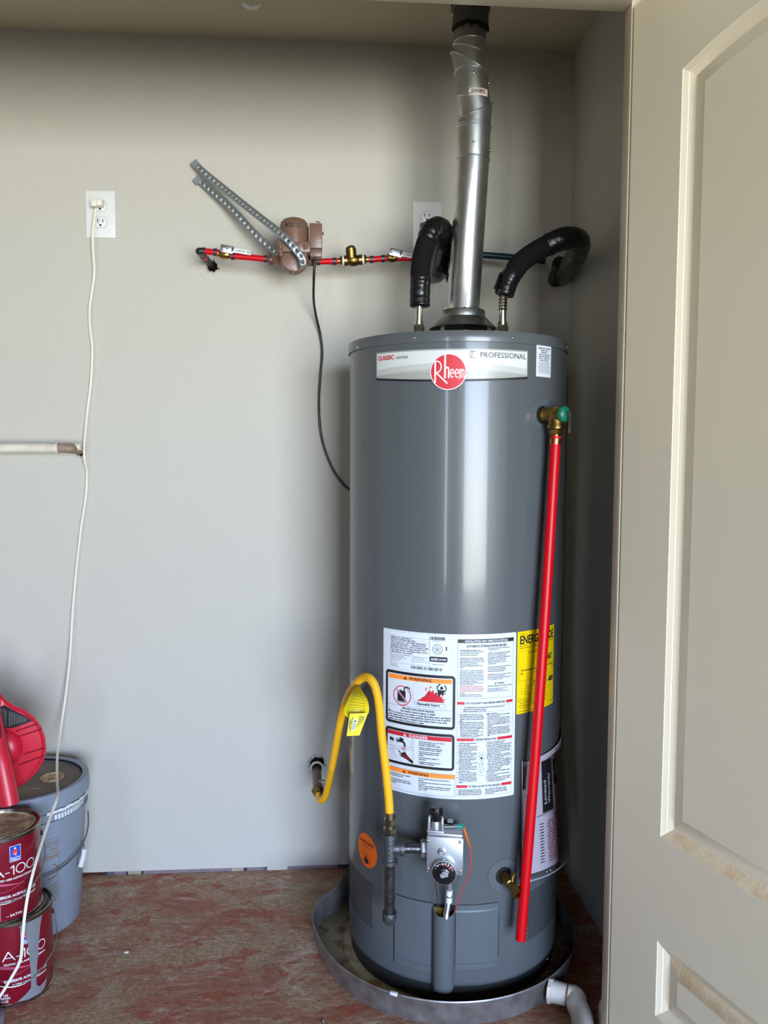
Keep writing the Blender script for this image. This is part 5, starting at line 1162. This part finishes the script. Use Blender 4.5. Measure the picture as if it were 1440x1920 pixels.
# drain fitting and pipe
fa = atan2(floorpt(1033, 1855, .035).x-PXC, PYC-floorpt(1033, 1855, .035).y)
fd = V((sin(fa), -cos(fa), 0)); f0 = V((PXC, PYC, .030))+fd*(panr(fa)+.003)
dr = thing('drain_pipe', (f0.x, f0.y, 0), 'white plastic drain elbow attached to the pan at lower right', 'pipe')
hx = V((.88, -.47, 0)).normalized()
obj('adapter', M().hexn(f0, f0+hx*.010, .0265, n=8).cyl(f0+hx*.010, f0+hx*.040, .0235, .0225, 24), pvc, dr)
obj('glue_ring', M().cyl(f0+hx*.038, f0+hx*.046, .0205, n=24), pvc_brown, dr)
e0 = f0+hx*.044; q = [e0, e0+hx*.015, floorpt(1082, 1884, .0275), floorpt(1091, 1908, .026), floorpt(1094, 1950, .026), floorpt(1096, 2000, .026)]
obj('elbow', M().tube(spline(q, 6), .0228, 24), pvc, dr)
q0 = floorpt(1138, 1893, .03); sp = V((q0.x+.003, q0.y, 0))
tag(obj('pipe_cap', M().lathe([(.021, 0), (.021, .030), (.0195, .042), (.014, .049), (.006, .052), (0, .0525)], sp, n=24), pvc), 'rounded grey plastic pipe end on the floor beside the door frame', 'pipe')

# ================================================================== PAINT CANS, BUCKET, BLOWER
def paint_can(cx, cy, z, rot, label, drip, low):
    t = thing('paint_can', (cx, cy, z), label, 'paint can', 'burgundy gallon paint cans'); R, H = .0835, .190; o3 = V((cx, cy, z))
    obj('can_body', M().lathe([(0, .003), (R-.002, .003), (R, .006), (R, H-.008)], o3, n=64), can_red, t)
    obj('bottom_rim', M().lathe([(R-.003, 0), (R+.0015, 0), (R+.0018, .004), (R, .0055)], o3, n=64), tin, t)
    obj('top_rim', M().lathe([(R, H-.010), (R+.0022, H-.008), (R+.0022, H-.001), (R-.001, H), (R-.004, H-.001), (R-.006, H-.006), (R-.009, H-.006), (R-.011, H-.0015), (R-.0125, H-.001), (R-.014, H-.005)], o3, n=64), tin, t)
    obj('can_lid', M().lathe([(R-.0135, H-.004), (R-.016, H-.006), (0, H-.006)], o3, n=64), dust_brown, t)
    def cs(x, y, e): th = rot+(x/1000)/R; return V((cx+(R+.0004+e)*sin(th), cy-(R+.0004+e)*cos(th), z+H-y/1000))
    S = Sheet(); W0, BL, RED, PK = 0, 1, 2, 3
    S.rect(1.5, 21, 25, 56, W0, 1); S.rect(2.5, 22, 24, 55, BL, 2)
    S.circle(13, 34.5, 5.5, RED, 3, 20, ry=6.5); S.circle(13, 27, 2.3, W0, 3, 10); S.line([(10, 40), (9, 43)], 1.6, RED, 3); S.line([(14, 40), (14, 44)], 1.4, W0, 3); S.line([(8, 38), (17, 39)], .8, W0, 4)
    S.text(13, 49, 'Sherwin', 3.6, W0, 4, 1, 'c', fit=19); S.text(13, 53.8, 'Williams', 3.6, W0, 4, 1, 'c', fit=19)
    # big A-100
    S.line([(-35, 84), (-24, 64), (-11, 84)], 2.4, W0, 4); S.line([(-30, 77.5), (-17, 77.5)], 1.8, W0, 4); S.line([(-8, 77.5), (0, 77.5)], 2, W0, 4)
    S.line([(3, 68), (9, 64.5), (9, 84)], 2.4, W0, 4); S.arc(24, 74, 10, 2.2, 0, 360, W0, 4, 28); S.arc(48, 74, 10, 2.2, 0, 360, W0, 4, 28)
    S.text(-34, 95, 'TRUSTED 100% ACRYLIC FORMULA', 4.2, W0, 4, 1, fit=92)
    for k in range(10):  # fan of fine curves
        S.line([(-72+6*k+i*7.2, 86+k*1.3+22*sin(pi*min(1, (i+1)/11)*.5)*(1-k*.055)+ .08*i*i*(k-5)*.1) for i in range(11-k//3)], .55, PK, 2)
    S.line([(-20, 118)]+[(-20+6*i, 119-.7*i*i*.28) for i in range(1, 12)], .9, PK, 2)
    S.text(-34, 133, 'EXTERIOR ACRYLIC LATEX', 5.4, W0, 4, 1, fit=96); S.text(-19, 143, '15-YEAR LIMITED WARRANTY', 4.2, W0, 4, 1, fit=80)
    if low:
        S.text(-60, 164, 'A82 W 153', 4.8, W0, 4, 1, fit=34); S.text(-60, 171, '6403-99739', 4.8, W0, 4, 1, fit=38); S.text(-60, 178, 'DEEP BASE', 4.8, W0, 4, 1, fit=34)
        S.text(-66, 184, 'NOT FOR RESIDENTIAL WINDOW', 1.8, W0, 4, 0, fit=46)
    else:
        S.text(-38, 164, '5997', 4.8, W0, 4, 1, 'r', fit=18); S.text(-30, 171, 'ULTRA WHITE', 4.8, W0, 4, 1, 'r', fit=44); S.text(12, 176, 'SATIN', 5, W0, 4, 1, 'c', fit=26, track=.8)
        S.line([(-9, 174), (-3, 174)], .8, W0, 4); S.line([(28, 174), (34, 174)], .8, W0, 4)
    S.text(64, 124, '7', 6, W0, 4, 1)
    S.build('can_print', cs, [ink_white, logo_blue, mat('logo_red', srgb(226, 60, 60), .4), mat('can_pink', srgb(196, 90, 120), .4)], t, step=5)
    if not low:
        S2 = Sheet(); S2.rect(-64, 112, -52, 152, 0, 0); S2.build('white_sticker', lambda x, y, e: cs(x, y, e+.0006), [ink_white], t, step=5)
    if drip:
        S = Sheet(); S.poly([(2, 9), (52, 9), (46, 30), (42, 60), (38, 95), (33, 130), (32, 160), (40, 168), (62, 160), (56, 178), (44, 184), (14, 184), (-10, 181), (8, 170), (20, 160), (20, 120), (18, 84), (15, 50), (11, 28), (-2, 14)], 0, 0)
        S.build('paint_drip', lambda x, y, e: cs(x, y, e+.0012), [drip_grey], t, step=5)
    else:
        S = Sheet(); S.poly([(-38, 20), (-31, 60), (-22, 100), (-18, 150), (-19, 182), (-23, 182), (-23, 150), (-28, 100), (-36, 50)], 0, 0); S.poly([(-50, 30), (-42, 90), (-38, 182), (-43, 182), (-46, 120), (-54, 60)], 0, 0)
        S.build('paint_drip', lambda x, y, e: cs(x, y, e+.0012), [mat('pinkish_drip', srgb(140, 84, 96), .5)], t, step=5)
    # wire bail hanging in front, pivoting on two ears
    m = M(); bl = []
    for k in range(25):
        w_ = pi*k/24; th = .45 + radians(-88+176*k/24); dip = .105*sin(w_)**.7; e_ = .0045+.012*max(0, (k-18)/6)*(1-(k-18)/6)*2
        bl.append(V((cx+(R+e_)*sin(th), cy-(R+e_)*cos(th), z+.152-dip)))
    m.tube(bl, .0013, 8); obj('wire_bail', m, zinc, t)
    m = M()
    for th in (.45+radians(-88), .45+radians(88)): p = V((cx+R*sin(th), cy-R*cos(th), z+.152)); m.lathe([(.008, 0), (.006, .004), (0, .005)], p, V((sin(th), -cos(th), 0)), 14)
    obj('bail_ear', m, tin, t)
C1 = (-.7035, 1.858); C2 = (-.722, 1.850)
paint_can(C1[0], C1[1], 0, radians(30), 'lower burgundy paint can on the floor with a wide grey drip', True, True)
paint_can(C2[0], C2[1], .1905, radians(32), 'upper burgundy paint can stacked on the dripped one', False, False)

BX, BY = -.770, 2.140
bu = thing('paint_bucket', (BX, BY, 0), 'large grey plastic bucket with a dusty lid against the wall', 'bucket')
b3 = V((BX, BY, 0))
obj('bucket_body', M().lathe([(0, .004), (.122, .004), (.128, 0), (.130, .004), (.1455, .270), (.1465, .295), (.1525, .296), (.1525, .300), (.147, .301), (.1475, .318), (.1530, .319), (.1530, .323), (.1480, .324), (.1485, .36)], b3, n=64), bucket_grey, bu)
lid = obj('bucket_lid', M().lathe([(.1535, .333), (.1565, .333), (.1575, .340), (.1570, .366), (.1545, .371), (.1490, .3715), (.1400, .3705), (.1375, .362)], b3, n=64), bucket_grey, bu)
obj('lid_well', M().lathe([(.1378, .3622), (.1355, .3615), (0, .3612)], b3, n=64), lid_dust, lid)
obj('lid_gasket', M().lathe([(.1372, .3632), (.1395, .3690), (.1403, .3706), (.1392, .3714)], b3, n=64), slot, lid)
sp_ = floorpt(98, 1458, .362); obj('lid_spout', M().lathe([(.030, .0), (.030, .004), (.027, .0045), (.025, .002), (.020, .002), (.0, .003)], (sp_.x, sp_.y, .361), n=32), tan, lid)
S = Sheet(); S.poly([(0, 0), (10, -8), (24, -3), (27, 1), (14, 4), (8, 9), (3, 4)], 0, 0)
sp2 = floorpt(57, 1479, .363); S.build('paint_spot', lambda x, y, e: V((sp2.x+x/1000, sp2.y-y/1000, .3622+e)), [tan], lid, step=60)
def bs(x, y, e, rot=radians(27)): th = rot+(x/1000)/.145; Rr = .1455-.000058*max(0, y-100)+e+.0008; return V((BX+Rr*sin(th), BY-Rr*cos(th), .37-y/1000))
S = Sheet(); r = random.Random(11)
for k in range(16):   # dried white paint crust under the lid
    x0_ = 30+k*9.5; S.poly([(x0_, 40+r.uniform(0, 3)), (x0_+9.6, 40+r.uniform(0, 3)), (x0_+9.6, 49+r.uniform(-1, 2)), (x0_, 49+r.uniform(-1, 2))], 0, 1)
for k in range(12):
    x0_ = 60+k*9.0; S.poly([(x0_, 56), (x0_+7, 56+r.uniform(0, 2)), (x0_+7, 66+r.uniform(0, 7)), (x0_+1, 68+r.uniform(0, 7))], 0, 1)
S.build('dried_paint', lambda x, y, e: bs(x, y, e+.0075, radians(26)) if y < 54 else bs(x, y, e+.002, radians(22)), [mat('crust_white', srgb(226, 226, 224), .6, bump=(120, .003, 3))], bu, step=6)
S = Sheet(); S.frame(18, 115, 62, 134, .8, 0, 1); S.text(60, 130, 'BUILDING', 9, 0, 1, 0, 'r', fit=60); S.text(60, 148, 'PRO', 9, 0, 1, 0, 'r', fit=24); S.frame(18, 152, 62, 168, .8, 0, 1); S.text(60, 165, 'EQUIPMENT', 7.5, 0, 1, 1, 'r', fit=54)
S.arc(40, 200, 18, 3.2, -80, 120, 0, 1); S.line([(62, 168), (62, 290)], .8, 0, 1)
for k in range(6): S.line([(30, 240+8*k), (58, 236+8*k)], 1.6, 0, 1)
S.build('bucket_print', bs, [mat('bucket_gold_print', srgb(132, 112, 74), .5)], bu, step=6)
m = M(); bl = []
for k in range(25):
    w_ = pi*k/24; th = radians(20)+radians(-92+184*k/24); bl.append(V((BX+.154*sin(th), BY-.154*cos(th)-.004, .255-.085*sin(w_)**.8)))
m.tube(bl, .0019, 8)
hk = at(158, 1568, 2.10); hb = at(153, 1622, 2.10); m.tube(spline([bl[-6], at(147, 1630, 2.09), at(150, 1622, 2.09), at(156, 1600, 2.09), at(157, 1585, 2.10), at(152, 1576, 2.11)], 5), .0019, 8)
obj('bail_wire', m, galv_dull, bu); obj('bail_grip', M().tube([at(158.5, 1591, 2.09), at(156, 1606, 2.09), at(151, 1624, 2.088)], [.0062, .0066, .0070], 16), white_pl, bu)

# blower
YB = 2.005
bl_ = thing('leaf_blower', at(0, 1480, YB), 'red plastic leaf blower resting on the grey bucket lid', 'leaf blower')
OUT = [(0, 1298), (8, 1309), (27, 1322), (47, 1330), (65, 1344), (77, 1361), (85, 1382), (87, 1405), (83, 1426), (68, 1450), (51, 1466), (32, 1480), (5, 1492), (-25, 1490), (-55, 1470), (-75, 1440), (-84, 1405), (-80, 1365), (-62, 1335), (-40, 1318), (-30, 1300), (-28, 1270), (-5, 1270)]
OUT = [tuple(p) for p in OUT]; cxp, cyp = 5, 1400
def orow(sc, Y): return [at(cxp+(a-cxp)*sc, cyp+(b-cyp)*sc, Y) for a, b in OUT]
m = M(); rws = [orow(.90, YB+.045), orow(.97, YB+.042), orow(1.0, YB+.03), orow(1.0, YB-.012), orow(.985, YB-.020), orow(.93, YB-.024), orow(.90, YB-.021), orow(.5, YB-.026)]
n_ = len(OUT); fl_ = [V((p.x, p.y, max(p.z, .3725))) for r_ in rws for p in r_]; m.add(fl_, [(j*n_+k, j*n_+(k+1) % n_, (j+1)*n_+(k+1) % n_, (j+1)*n_+k) for j in range(len(rws)-1) for k in range(n_)]+[tuple(range(n_)), tuple((len(rws)-1)*n_+k for k in range(n_))])
obj('fan_housing', m, blow_red, bl_, ang=40)
hubc = at(8, 1400, YB-.02); m = M(); m.lathe([(.046, 0), (.045, .012), (.038, .024), (.022, .030), (0, .031)], hubc, (-.15, -1, .05), 36); obj('hub_dome', m, blow_red, bl_, ang=50)
m = M()
for a, b in (((30, 1371), (70, 1357)), ((35, 1381), (78, 1367)), ((44, 1414), (84, 1402)), ((36, 1434), (82, 1417))): m.tube([at(*a, YB-.0265), at(*b, YB-.0225)], .0016, 6)
obj('housing_rib', m, mat('rib_dark_red', srgb(130, 10, 30), .45), bl_)
S = Sheet(); LB = [(0, 1326), (8, 1323), (28, 1334), (48, 1344), (60, 1352), (40, 1360), (20, 1366), (8, 1364)]
S.poly(LB, 0, 0); r = random.Random(4)
for k in range(17):
    xx = 1+k*3.2; top_ = 1327+max(0, (xx-6))*.42+1.5; b_t = 1362-max(0, xx-22)*.34
    if b_t-top_ > 3 and k not in (4,): S.rect(xx, top_, xx+.9, b_t-r.uniform(0, 3), 1, 1)
S.build('warning_label', lambda x, y, e: at(x, y, YB-.0262-e*3), [mat('label_black', (.01, .01, .012), .45), mat('label_grey', srgb(130, 126, 126), .5)], bl_, step=200)
q = tpt([(-22, 1290, YB-.03), (-12, 1350, YB-.07), (2, 1420, YB-.10), (14, 1480, YB-.115), (19, 1508, YB-.12)])
obj('nozzle_tube', M().tube(spline(q, 6), [.016]*6+[.018]*6+[.020]*6+[.0205]*7, 22), blow_red, bl_, ang=60)
m = M(); m.bb(at(-9, 1363, YB-.108), at(2, 1383, YB-.104)); obj('tube_label', m, mat('label_black', (.01, .01, .012), .45), bl_)

# ================================================================== SMALL THINGS
cg = at(471, -6, 2.03); cl = thing('light_bulb', (cg.x, cg.y, cg.z), 'clear glass bulb hanging just below the closet ceiling', 'light bulb')
glass = mat('clear_glass', (.95, .95, .93), .02, trans=1.0)
obj('bulb_glass', M().ball(cg, .029, n=24), glass, cl, ang=80)
obj('bulb_base', M().cyl(cg+V((0, 0, .026)), (cg.x, cg.y, ZC), .014, n=20).cyl((cg.x, cg.y, ZC-.012), (cg.x, cg.y, ZC), .05, n=32), white_pl, cl)
obj('filament', M().tube([cg+V((-.008, 0, .008)), cg+V((0, 0, .014)), cg+V((.008, 0, .008))], .0014, 6).cyl(cg+V((0, 0, .008)), cg+V((0, 0, .027)), .004, n=8), mat('filament_tan', srgb(170, 150, 110), .5), cl)
sc_ = floorpt(606, 1914, .004); m = M(); m.tube([sc_, sc_+V((.004, -.022, .001))], [.0018, .001], 8); m.lathe([(0, -.002), (.0042, -.002), (.003, .0), (0, .0)], sc_, (-.2, 1, .1), 12)
tag(obj('screw', m, chrome), 'small loose screw lying on the floor in front of the pan', 'screw')
fc = floorpt(237, 1787, 0); m = M(); m.ball(fc+V((0, 0, .0022)), .006, n=8, sc=(1.1, .8, .4)); tag(obj('paint_chip', m, white_pl), 'small white chip lying on the worn red-brown floor', 'chip')
gc = floorpt(2, 1912, .01); m = M(); m.prism([(-.05, -.05), (.000, -.05), (.010, -.010), (.004, .012), (-.02, .02), (-.05, .015)], lambda x_, y_, d_: V((gc.x+x_, gc.y+y_, d_)), .0, .028)
tag(obj('grey_block', m, mat('block_grey', srgb(128, 120, 122), .6), bevel=.003), 'grey object corner at the foot of the lower paint can', 'block')
